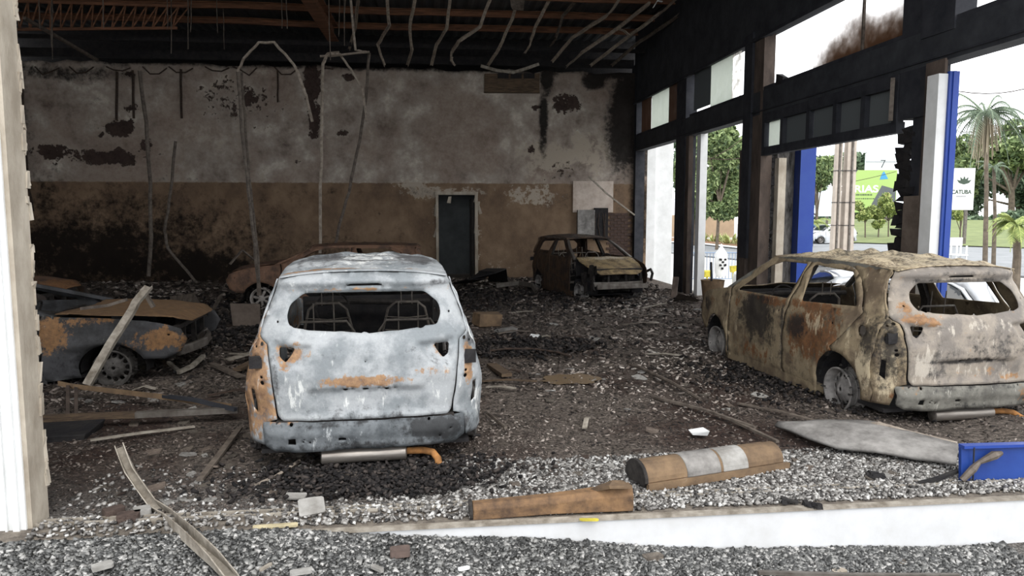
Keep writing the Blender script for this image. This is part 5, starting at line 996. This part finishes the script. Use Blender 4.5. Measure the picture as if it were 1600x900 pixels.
for z_ in ZN:
    _, _, _, _, grp, lb, x0, x1, y0, y1, cnt = z_; cnt = min(cnt, 48); P_ = sorted([(R.uniform(y0, y1), R.uniform(x0, x1), R.randrange(6)) for _ in range(cnt)]); seen = {}
    for y, x, ki in P_:
        j = seen.get(ki, 0); seen[ki] = j+1
        if j > 11: continue
        o = link('rubble_piece', rub[ki], None, None, label='%s, %s of its look %s' % (LOOK[ki], ORD[j], lb), cat='rubble', group=grp); s = R.uniform(.05, .11)*(.45+y*.09)
        o.location = (x, y, ground_z(x, y)+s*.03); o.rotation_euler = (R.uniform(-.3, .3), R.uniform(-.3, .3), R.uniform(0, 6.28)); o.scale = (s*1.4, s, s*R.uniform(.5, 1.1))
# fallen laths and thin strips on the ash
LM = [('channel_d', 'dull grey'), ('wood', 'charred wooden'), ('cable', 'black'), ('pale_strip', 'pale')]; cnt_ = {}
for y, x in sorted((R.uniform(5.4, 17), R.uniform(-5, 4.5)) for _ in range(60)):
    a = R.uniform(-.6, .6) if R.random() < .6 else R.uniform(0, 3.1); L = R.uniform(.2, .9)
    z = ground_z(x, y)+.03; d_ = Vector((cos(a), sin(a), R.uniform(-.05, .08)))*L/2; c = Vector((x, y, z))
    if (-1.4 < x < .6 and 5 < y < 9.6) or (3.7 < x and 5.5 < y < 10.3) or (x < -3 and 6.8 < y < 9.4): continue
    mk_, lk = R.choice(LM); half = 'left' if x < .2 else 'right'; j = cnt_.get((lk, half), 0); cnt_[(lk, half)] = j+1
    if j > 11: continue
    tag(MB().sweep([c-d_, c+Vector((0, 0, R.uniform(0, .04))), c+d_], .03+.002*y, .012).build('lath_piece', M[mk_], None), '%s short lath, %s of its colour on the %s half of the floor' % (lk, ORD[j], half), 'lath', 'short laths strewn over the ash')

# ------------------------------------------------------------------ outside
GZ = -.5
def gp(px, py): p = atZ(GZ, px, py); return (p.x, p.y)
def gpoly(name, pix, m, z, **kw):
    pts = [gp(*q) if isinstance(q, tuple) and q[1] > 300 else q for q in pix]; return MB().prism(pts, z-.05, z, lambda u, v, w_: (u, v, w_)).build(name, m, None, **kw)
M['lot'] = mat('pale_concrete_lot', '#b4b3b0', '#9c9b98', 1.2, bump=.003); M['asphalt'] = mat('asphalt', '#8b8d8f', '#777a7c', 1, bump=.003); M['soil'] = mat('reddish_soil', '#8a6148', '#6d5a3f', 2)
M['grass'] = mat('yellow_green_grass', '#7c8556', '#646f48', 1.1, bump=.02, c3='#9c9d74'); M['kerb'] = plain('white_kerb', '#d9d9d6', .8); M['tan_wall'] = mat('tan_wall', '#b39a80', '#a08a73', 1)  # grass mottled in its own yellow-green tones
MB().box((40, 50, GZ-.1), (260, 200, .1)).build('floor_ground', M['lot'], None, kind='structure')
gpoly('floor_road', [(1040, 394), (1150, 405), (1200, 411), (1420, 425), (2600, 470), (2600, 392), (1600, 389), (1340, 381), (1190, 379), (1040, 377)], M['asphalt'], GZ+.03, kind='structure')
isl = gpoly('trim_3', [(1040, 380), (1100, 384), (1170, 392), (1215, 400), (1235, 396), (1200, 383), (1160, 377.5), (1040, 373)], M['kerb'], GZ+.14, kind='structure')
gpoly('floor_planting_bed', [(1040, 379), (1100, 382.5), (1168, 390), (1213, 398), (1231, 395.5), (1198, 384), (1160, 378.5), (1040, 374)], M['soil'], GZ+.18, kind='structure')
# grassy bank beyond the road
def bank(x, y): return GZ+.06+min(2.2, max(0, (y-58+.12*x)/10))
bx = [gp(1180, 378), gp(1340, 380), gp(1480, 384), gp(1600, 388), gp(1800, 394)]
vs, fs = [], []
far = [(x*1.0+ (x/ y)*45, y+45) for x, y in bx]
for j in range(7):
    t = j/6
    for (x, y), (u, v) in zip(bx, far): vs.append((x+(u-x)*t, y+(v-y)*t, GZ+.05+1.5*min(1, t*2.2)))
fs = [(j*5+i, j*5+i+1, (j+1)*5+i+1, (j+1)*5+i) for j in range(6) for i in range(4)]
MB().add(vs, fs).build('floor_grass_bank', M['grass'], None, kind='structure')
wl = [gp(1060, 372), gp(1190, 373.5)]
MB().bar((wl[0][0], wl[0][1]+6, GZ+1.0), (wl[1][0], wl[1][1]+6, GZ+1.0), .3, 2.2).build('wall_street_boundary', M['tan_wall'], None, kind='structure')
M['leaf'] = toned('green_leaves', ['#354432', '#526342', '#6e8054', '#8b9a68', '#abb888'], .7, .25)
M['leaf_y'] = toned('yellow_green_leaves', ['#4e6038', '#76864c', '#9aa562', '#bcc07e'], .7, .25)
M['leaf_d'] = toned('dark_distant_leaves', ['#3c4c40', '#4f604c', '#65775e', '#84937a'], .8, .2)
M['leaf_p'] = toned('palm_fronds', ['#48554a', '#61705c', '#86917a'], .7, .2); M['dead'] = toned('dead_fronds', ['#7c7361', '#968c78', '#aea491'], .9, .1)
M['agave'] = toned('agave_leaves', ['#6d8048', '#a0a968', '#c9cc9a'], .6, .3)
M['bark'] = mat('grey_bark', '#6f6457', '#4f473d', 4, bump=.01)
def leaves(name, blobs, n, size, m, parent, droop=0):
    bl_ = np.array([b for b in blobs]); wgt = (bl_[:, 3]*bl_[:, 4]); k = NR.choice(len(bl_), n, p=wgt/wgt.sum()); d = NR.normal(0, 1, (n, 3)); d /= np.linalg.norm(d, axis=1)[:, None]
    r = NR.uniform(.45, 1.05, n)**.6; c = bl_[k, :3]+d*r[:, None]*bl_[k][:, [3, 3, 4]]
    a = NR.normal(0, 1, (n, 3)); a /= np.linalg.norm(a, axis=1)[:, None]; b_ = np.cross(a, NR.normal(0, 1, (n, 3))); b_ /= np.linalg.norm(b_, axis=1)[:, None]; s = size*NR.uniform(.5, 1.4, n)[:, None]
    V = np.stack([c-a*s, c+b_*s*.5, c+a*s, c-b_*s*.5], 1).reshape(-1, 3); me = bpy.data.meshes.new(name); me.vertices.add(4*n); me.vertices.foreach_set('co', V.ravel()); me.loops.add(4*n); me.loops.foreach_set('vertex_index', np.arange(4*n, dtype=np.int32))
    me.polygons.add(n); me.polygons.foreach_set('loop_start', np.arange(0, 4*n, 4, dtype=np.int32)); me.update(calc_edges=True)
    t = np.clip(NR.uniform(0, 1, n)*.8+.1+.0*d[:, 2], 0, 1); at = me.attributes.new('tone', 'FLOAT', 'POINT'); at.data.foreach_set('value', np.repeat(t, 4).astype(np.float32))
    return link(name, me, m, parent, kind='stuff')
def tree(px, ybase, D, crown, label, m='leaf', n=6000, size=.16, tr=.14, group=None, z0=GZ):
    """crown: (px, py, rx_px, ry_px) blobs at depth D"""
    k = D/FPX; b0 = atD(D, px, ybase); root = empty('tree', (b0.x, b0.y, z0), 0, label=label, cat='tree', group=group); bl_ = []
    for (cx, cy, rx, ry) in crown:
        p = atD(D+R.uniform(-.5, .5)*rx*k, cx, cy)-root.location
        for _ in range(5): bl_.append((p.x+R.uniform(-.6, .6)*rx*k, p.y+R.uniform(-.6, .6)*rx*k, p.z+R.uniform(-.6, .6)*ry*k, rx*k*.55, ry*k*.5))
    leaves('foliage', bl_, n, size, M[m], root)
    top = Vector(bl_[0][:3]); b = MB(); b.tube([(0, 0, -.3), (top.x*.1, top.y*.1, top.z*.45), tuple(top)], [tr, tr*.8, tr*.35], 7)
    for q in bl_[1:6]: b.tube([(top.x*.1, top.y*.1, top.z*.45), tuple(Vector(q[:3])*.9)], [tr*.5, tr*.15], 5)
    b.build('trunk', M['bark'], root); return root
tree(1120, 370, 46, [(1120, 235, 42, 40), (1100, 290, 34, 38), (1140, 300, 38, 42), (1120, 325, 34, 18)], 'leafy green street tree seen through the second facade bay', n=30000, size=.20, tr=.11)
tree(1084, 370, 52, [(1082, 285, 26, 50), (1090, 330, 22, 20)], 'green tree at the left edge of the second facade bay', n=14000, size=.22)
tree(1090, 368, 70, [(1100, 225, 40, 30), (1160, 240, 40, 36), (1085, 260, 30, 40)], 'tall darker tree behind the street tree in the second bay', 'leaf_d', n=9000, size=.3, tr=.3)
tree(1172, 372, 52, [(1178, 260, 26, 50), (1185, 320, 18, 30)], 'tree showing just right of the thick facade post', n=5000, size=.2)
tree(1205, 372, 60, [(1215, 280, 26, 50)], 'tree behind the charred outside column', 'leaf_d', n=4000, size=.22)
tree(1275, 366, 58, [(1270, 275, 28, 26), (1258, 310, 18, 22), (1285, 262, 24, 18)], 'bright tree just right of the blue outside column', n=6000, size=.18)
tree(1300, 340, 110, [(1290, 268, 60, 26), (1345, 262, 50, 22), (1250, 262, 40, 26)], 'distant dark trees behind the white and green billboards', 'leaf_d', n=8000, size=.4, tr=.4)
for i, (px, cy, r) in enumerate([(1352, 330, 15), (1372, 338, 12), (1388, 318, 17)]):
    tree(px, 374, 60, [(px, cy, r, r*1.1), (px+2, cy+10, r*.8, r*.7)], ['young yellow-green tree left under the green billboard', 'small sapling between two young trees under the billboard', 'tallest young yellow-green tree beside the charred edge'][i], 'leaf_y', n=1800, size=.12, tr=.06, z0=GZ+.3)
tree(1580, 366, 85, [(1570, 235, 60, 35), (1610, 215, 50, 30), (1640, 250, 60, 40)], 'large spreading green tree at the right edge behind the palm', n=14000, size=.30, tr=.4, z0=0)
tree(1590, 366, 95, [(1580, 300, 60, 38), (1530, 305, 35, 35), (1640, 300, 50, 45)], 'dark green tree mass below the spreading tree at the right', 'leaf_d', n=12000, size=.32, tr=.4, z0=0)
tree(1500, 366, 90, [(1500, 235, 30, 26), (1490, 285, 30, 40), (1520, 260, 30, 30)], 'yellow-green tree behind the tall palm', n=7000, size=.28, tr=.3, z0=0)
tree(1500, 374, 55, [(1497, 330, 16, 14), (1505, 312, 12, 10)], 'thin ornamental tree under the white sign board', 'leaf_y', n=1200, size=.14, tr=.06)
def frond(b, base, az, L, lift, droop, wid, n=9, pin=True):
    pts = []; d = Vector((cos(az), sin(az), 0))
    for i in range(n+1):
        t = i/n; pts.append(base+d*L*t*(1-.15*t)+Vector((0, 0, lift*L*t-droop*L*t*t)))
    b.tube(pts, [.03*wid/.3*(1-.8*i/n)+.004 for i in range(n+1)], 4)
    for i in range(1, n*3):
        t = i/(n*3); j = min(n-1, int(t*n)); p = pts[j].lerp(pts[j+1], t*n-j); tn_ = (pts[j+1]-pts[j]).normalized(); s_ = tn_.cross(Vector((0, 0, 1))).normalized(); l = wid*sin(pi*min(1, t+.15))**.5
        for sg in (-1, 1):
            e = p+s_*sg*l*.8+tn_*l*.5-Vector((0, 0, l*.45)); b.add([p, p+tn_*.05, e], [(0, 1, 2)])
def toneify(o, v=None):
    me = o.data; at = me.attributes.new('tone', 'FLOAT', 'POINT'); at.data.foreach_set('value', NR.uniform(0, 1, len(me.vertices)).astype(np.float32)); return o
def palm(px, ybase, ytop, D, label, nf=16, L=2.2, wid=.4, skirt=True, tr=.16, m='leaf_p', lean=0):
    b0 = atD(D, px, ybase); t0 = atD(D, px+lean, ytop); root = empty('palm_tree', (b0.x, b0.y, min(b0.z, GZ+.2)), 0, label=label, cat='palm'); T0 = t0-root.location
    MB().tube([(0, 0, -.2), tuple(T0*.5+Vector((.05, 0, 0))), tuple(T0)], [tr, tr*.8, tr*.7], 9).build('trunk', M['bark'], root)
    for k in range(nf):
        b = MB(); frond(b, T0, 2*pi*k/nf+R.uniform(-.2, .2), L*R.uniform(.8, 1.1), R.uniform(.1, 1.3), R.uniform(.7, 1.5), wid); toneify(b.build('frond', M[m], root))
    if skirt:
        b = MB()
        for k in range(120):
            a = R.uniform(0, 2*pi); r = R.uniform(.1, .9); z = T0.z-R.uniform(.2, .8); b.tube([T0+Vector((cos(a)*r*.5, sin(a)*r*.5, z-T0.z+.3)), T0+Vector((cos(a)*r*.7, sin(a)*r*.7, z-T0.z-R.uniform(.4, 1.6)*(1.4-r)))], .014, 3)
        toneify(b.build('dead_fronds', M['dead'], root, kind='stuff'))
    return root
tree(1560, 372, 80, [(1500, 345, 40, 18), (1560, 345, 40, 18), (1620, 345, 40, 20)], 'low dark hedge along the back of the grass at the right', 'leaf_d', n=9000, size=.3, tr=.1, z0=0)
tree(1290, 372, 92, [(1215, 335, 30, 18), (1270, 340, 30, 16), (1330, 338, 35, 18), (1390, 338, 30, 18)], 'low dark hedge behind the billboards', 'leaf_d', n=8000, size=.35, tr=.1, z0=0)
palm(1540, 405, 180, 30, 'tall palm with drooping dead fronds seen through the nearest bay', 26, 2.0, .38, True, .10)
palm(1553, 405, 262, 31.5, 'second thinner palm trunk close beside the tall palm', 9, .9, .15, False, .09)
palm(1588, 420, 352, 21, 'small bright green palm at the right edge', 20, .75, .22, False, .13, 'leaf_y')
palm(1266, 372, 352, 50, 'low palm-like plant right of the blue outside column', 14, 1.6, .3, False, .1, 'leaf_y'); palm(1180, 372, 335, 50, 'palm-like plant right of the thick facade post', 12, 1.6, .3, False, .1)
for i, (px, py, s) in enumerate([(1095, 380, .75), (1117, 381, .75), (1140, 384, .8), (1160, 386, .75)]):
    c = gp(px, py); root = empty('agave_plant', (c[0], c[1], GZ+.15), 0, label=['variegated spiky plant at the left end of the street bed', 'variegated spiky plant, second from left in the street bed', 'variegated spiky plant, third from left in the street bed', 'variegated spiky plant nearest the facade post in the street bed'][i], cat='plant', group='spiky plants in the street bed')
    b = MB()
    for k in range(46):
        a = R.uniform(0, 2*pi); l = s*R.uniform(.7, 1.25); el = R.uniform(.4, 1.3); d = Vector((cos(a)*cos(el), sin(a)*cos(el), sin(el))); s_ = Vector((-sin(a), cos(a), 0))*.06
        o_ = Vector((cos(a), sin(a), 0))*R.uniform(0, .6); b.add([o_-s_, o_+s_, o_+d*l*.6+s_, o_+d*l*.6-s_, o_+d*l-Vector((0, 0, .1*l))], [(0, 1, 2, 3), (3, 2, 4)])
    toneify(b.build('leaf_rosette', M['agave'], root, kind='stuff'))
# outside columns
def colbox(px0, px1, y0, y1, D, m, label, name='outside_column', jit=0):
    a, c = atD(D, px0, y1), atD(D, px1, y1); t = atD(D, px0, y0); o = MB().box(((a.x+c.x)/2, (a.y+c.y)/2, (GZ+t.z)/2), (abs(c.x-a.x)+.02, .3, t.z-GZ), Matrix.Rotation(-YAW, 3, 'Z'), jit).build(name, m, None); return tag(o, label, 'column')
cc_ = colbox(1206, 1240, 190, 400, 14.5, mat('blistered_charred_cladding', '#8d8a86', '#2f2d2c', 4, bump=.02, stretch=(2, 2, .6)), 'charred blistered column outside the third bay'); 
b = MB(); q = atD(14.3, 1206, 300)
for k in range(34): b.box((q.x+R.uniform(-.12, .02), q.y, .2+k*.085), (R.uniform(.05, .18), .06, R.uniform(.05, .12)), None, .03)
b.build('peeling_skin', M['char'], None); o = bpy.data.objects['peeling_skin']; o.parent = cc_
colbox(1241, 1263, 190, 410, 14.2, M['blue'], 'blue cladded column outside the third bay, right of the charred one'); colbox(1196, 1207, 190, 400, 14.9, M['white_wall'], 'narrow pale strip column left of the charred column outside')
# utility poles
for px, wpx, lb in ((1304, 10, 'left pale concrete utility pole of the pair outside the third bay'), (1322, 15, 'right pale concrete utility pole of the pair outside the third bay')):
    D = 26; a = atD(D, px, 380); root = empty('utility_pole', (a.x, a.y, GZ), 0, label=lb, cat='pole', group='concrete utility poles'); k = D/FPX; wd = wpx*k/2
    b = MB(); vs = []; 
    for z, f in ((0, 1.2), (6.2, .85)): vs += [(x_*wd*f, y_*wd*f*.8, z) for x_, y_ in ((-1, -1), (-.35, -1), (-.35, -.75), (.35, -.75), (.35, -1), (1, -1), (1, 1), (-1, 1))]
    b.add(vs, [(j, (j+1) % 8, 8+(j+1) % 8, 8+j) for j in range(8)]+[tuple(range(8))[::-1], tuple(range(8, 16))]); b.build('pole_shaft', M['concrete'], root)
    b = MB(); b.box((0, 0, .12), (wd*2.9, wd*2.6, .26)); b.build('base_collar', M['white_wall'], root)
    b = MB(); b.tube([(wd*.1, -wd*.95, .3), (wd*.05, -wd*.9, 6)], .035, 6); b.build('conduit', M['steel'], root)
    for z in (.9, 1.9, 2.7, 3.8): MB().box((0, 0, z), (wd*2.3, wd*1.95, .02)).build('strap', M['post'], root)
# billboards
def board(name, label, cat, cpx, D, m, th=.15, posts=True, zlow=None):
    """cpx = left, top, right, bottom in pixels"""
    l, t, r, bt = cpx; a, c = atD(D, l, bt), atD(D, r, t); root = empty(name, ((a.x+c.x)/2, (a.y+c.y)/2, GZ), -YAW, label=label, cat=cat); wdt = (Vector((c.x, c.y))-Vector((a.x, a.y))).length; z0, z1 = a.z-GZ, c.z-GZ
    MB().box((0, 0, (z0+z1)/2), (wdt, th, z1-z0)).build('board_face', m, root)
    if posts:
        for s in (-.35, .35): MB().box((s*wdt, .15, z0/2), (.18, .18, z0+.1)).build('board_post', M['steel'], root)
    return root, wdt, z0, z1
def text(parent, s, x, z, h, m, y=-.09, ax='LEFT', name='lettering', bold=0, w_=None):
    cu = bpy.data.curves.new(name, 'FONT'); cu.body = s; cu.size = h*1.38; cu.extrude = .004; cu.align_x = ax; cu.offset = bold; o = bpy.data.objects.new(name, cu); COL.objects.link(o)
    bpy.context.view_layer.update(); me = bpy.data.meshes.new_from_object(o.evaluated_get(bpy.context.evaluated_depsgraph_get())); bpy.data.objects.remove(o); me.name = name
    o = link(name, me, m, parent); o.location = (x, y, z); o.rotation_euler = (pi/2, 0, 0)
    if w_: o.scale.x = w_/max(.01, o.dimensions.x if o.dimensions.x else 1)
    return o
M['sign_green'] = plain('sign_green', '#9cb76a', .6); M['sign_dark'] = plain('sign_dark_grey', '#54585c', .6); M['sign_text'] = plain('sign_text_white', '#f4f4f2', .6); M['sign_ink'] = plain('sign_ink', '#3a4a3c', .6); M['sign_white'] = plain('sign_white', '#dfe4ea', .6)
M['sign_lblue'] = plain('sign_pale_blue', '#cfdbe8', .6); M['sign_blue2'] = plain('sign_blue', '#3f8fc0', .6); M['skin'] = plain('printed_skin', '#c79a86', .7)
D = 75; k = D/FPX
gb, wd, z0, z1 = board('billboard', 'green billboard with white capitals RIAS and small dark lines of text', 'billboard', (1316, 266, 1400, 332), D, M['sign_green'])
X_ = lambda px: (px-1358)*k; Z_ = lambda py: z0+(332-py)*k
b = MB(); f = lambda u, v, w_: (X_(u), -.08-w_, Z_(v)); b.prism([(1356, 331), (1377, 290), (1399, 296), (1399, 331)], 0, .006, f); b.build('dark_shape', M['sign_dark'], gb); MB().prism([(1331, 281), (1338, 266), (1326, 266)], 0, .006, f).build('dark_shape', M['sign_dark'], gb)
text(gb, 'RIAS', X_(1333.5), Z_(300.5), 11*k, M['sign_text'], bold=.02, w_=37*k); text(gb, 'É', X_(1322), Z_(300.5), 11*k, M['sign_text'], bold=.02)
for y_, x0_, x1_, h_ in ((304.5, 1337, 1361, 3.2), (310.5, 1331, 1365, 2), (322.5, 1331, 1348, 1.6), (327.5, 1331, 1353, 1.6)):   # lines too small to read
    b = MB(); x_ = x0_
    while x_ < x1_:
        w_ = R.uniform(1.2, 3.2); b.box((X_(x_+w_/2), -.085, Z_(y_)), (w_*k*.8, .01, h_*k*R.uniform(.5, .9))); x_ += w_+.5
    b.build('small_print', M['sign_ink'], gb, kind='stuff')
b = MB(); b.prism([(1373, 281), (1376, 272), (1379, 268), (1382, 273), (1386, 280)], 0, .01, f); b.build('blue_emblem', M['sign_blue2'], gb)
MB().prism([(1384, 296+6), (1388, 300), (1391, 306), (1392, 316), (1388, 322), (1383, 314), (1382, 307)], 0, .012, f).build('printed_face', M['skin'], gb); MB().prism([(1381, 300), (1386, 294), (1394, 296), (1394, 303), (1388, 300), (1384, 305)], 0, .016, f).build('printed_hair', M['sign_dark'], gb)
wb_, wd2, a0, a1 = board('billboard', 'blank pale billboard left of the concrete utility poles', 'billboard', (1262, 291, 1300, 338), 72, M['sign_lblue'])
ws, wd3, s0, s1 = board('sign_board', 'pale two-row sign above the green billboard', 'sign', (1352, 240, 1400, 266), 78, M['sign_white']); MB().box((0, -.09, (s0+s1)/2), (wd3, .01, .06)).build('divider', M['sign_dark'], ws); text(ws, '7', -.1, s0+.25, .9, M['sign_dark'])
cs, wd4, c0, c1 = board('sign_board', 'white sign reading CATUBA with a leaf emblem, behind the tall palm', 'sign', (1468, 263, 1521, 328), 52, M['sign_text']); k5 = 52/FPX
text(cs, 'CATUBA', wd4/2-.2, c0+(328-303)*k5, 6.5*k5, M['sign_ink'], ax='RIGHT', bold=.012, w_=31*k5)
b = MB(); 
for a in (-1.0, -.5, 0, .5, 1.0): b.prism([(0, 0), (.1, .35), (0, .62), (-.1, .35)], 0, .01, lambda u, v, w_, a=a: (wd4/2-.75+u*cos(a)+v*sin(a), -.08-w_, c0+1.78+v*cos(a)-u*sin(a)))
b.build('leaf_emblem', M['sign_ink'], cs)
MB().box((wd4/2-.9, -.085, c0+(328-307)*k5), (.7, .01, .05)).build('small_print', M['sign_dark'], cs)
# crowd barrier and draped sack
D = 24; a, c = atD(D, 1079, 435), atD(D, 1158, 437); br_ = empty('crowd_barrier', (a.x, a.y, GZ), 0, label='blue-grey crowd barrier standing outside the second bay', cat='barrier'); v = Vector((c.x-a.x, c.y-a.y, 0)); M['barrier'] = plain('barrier_paint', '#7c8ea6', .5, .3)
MB().tube([(0, 0, .05), (0, 0, 1.05), tuple(v+Vector((0, 0, 1.05))), tuple(v+Vector((0, 0, .05)))], .02, 6).tube([(0, 0, .2), tuple(v+Vector((0, 0, .2)))], .015, 6).build('barrier_frame', M['barrier'], br_)
for i in range(1, 16): MB().tube([tuple(v*(i/16)+Vector((0, 0, .2))), tuple(v*(i/16)+Vector((0, 0, 1.05)))], .011, 5).build('barrier_bar', M['barrier'], br_)
q = atD(D-.4, 1126, 425); sk = empty('white_sack', (q.x, q.y, GZ), 0, label='white sack with black print hung over the crowd barrier', cat='sack')
o = MB().lathe([(0, 1.36), (.03, 1.34), (.05, 1.25), (.20, 1.05), (.22, .8), (.20, .45), (.15, .3), (0, .3)], (0, 0, 0), (0, 0, 1), 14).build('sack_cloth', M['white_wall'], sk, smooth=True); o.scale = (1, .6, 1)
for i, (dx, z) in enumerate([(-.07, .86), (.09, .86), (.01, .77), (-.07, .68), (.09, .68), (0, .58)]): MB().box((dx, -.135, z), (.08, .02, .06), Matrix.Rotation(R.uniform(-.3, .3), 3, 'Y'), .01).build('black_print', M['char'], sk)
for i, (px, py) in enumerate([(1105, 428), (1146, 420)]):
    q = atD(D-1, px, py); tag(MB().box((q.x, q.y, q.z), (.22, .1, .18), None, .03).box((q.x, q.y, (q.z+GZ)/2), (.04, .04, q.z-GZ)).build('yellow_marker', M['yellow'], None), ['low yellow marker at the left part of the crowd barrier', 'yellow marker at the right end of the crowd barrier'][i], 'marker')
# parked cars beyond
CP = {n_: plain(n_, c_, .3, .2) for n_, c_ in (('silver_paint', '#c3c6c9'), ('dark_paint', '#2e3338'), ('blue_paint', '#2a6fa8'), ('white_paint', '#dfe1e2'))}
def parked(px, py, D, rz, m, label, sx_=1): 
    q = atD(D, px, py); c = make_car('parked_car', label, 'car', (0, 0, 0), rz, m, glass=True, interior=False, muffler=False, tyre=.09, wheels='steel', res=.14, roofamp=0, skip=('fuel',), sz=.98); c.location = (q.x, q.y, GZ+.03); return c
parked(1194, 379, 44, radians(-60), CP['dark_paint'], 'dark parked vehicle beyond the road right of the thick post')
parked(1262, 375, 58, radians(-30), CP['blue_paint'], 'small bright blue parked car beyond the blue column')
parked(1330, 377, 56, radians(98), CP['silver_paint'], 'silver parked car partly behind the utility poles')
parked(1282, 440, 14.5, radians(-10), CP['white_paint'], 'white vehicle parked outside, seen through the side window of the beige SUV')
parked(1560, 440, 11.0, radians(70), CP['silver_paint'], 'silver car parked outside, seen through the rear window of the beige SUV')
# white tall chair-like stand
q = atD(30, 1503, 385); st = empty('white_stand', (q.x, q.y, GZ), -YAW, label='white tall chair-like stand beyond the blue reveal', cat='stand')
for dx in (-.2, .2):
    for dy in (0, .4): MB().box((dx, dy, .5), (.05, .05, 1.0)).build('leg', M['white_wall'], st)
MB().box((0, .2, .62), (.5, .5, .05)).build('seat', M['white_wall'], st); MB().box((0, .4, 1.15), (.5, .05, .35)).build('backrest', M['white_wall'], st)
# overhead wires
for i, (a, c, D) in enumerate([((1070, 235), (1170, 245), 40), ((1070, 262), (1175, 205), 40), ((1240, 292), (1400, 268), 60), ((1480, 140), (1640, 128), 30), ((1480, 205), (1640, 190), 45)]):
    A_, B2_ = atD(D, *a), atD(D, *c); tag(MB().tube([A_.lerp(B2_, t/8)-Vector((0, 0, sin(pi*t/8)*.3)) for t in range(9)], .02, 4).build('overhead_wire', M['cable'], None), ['lower thin wire crossing the street tree in the second bay', 'steeper thin wire rising across the second bay', 'thin wire rising across the billboards in the third bay', 'upper thin wire crossing the crown of the tall palm', 'lower thin wire passing below the crown of the tall palm'][i], 'wire', 'overhead street wires')
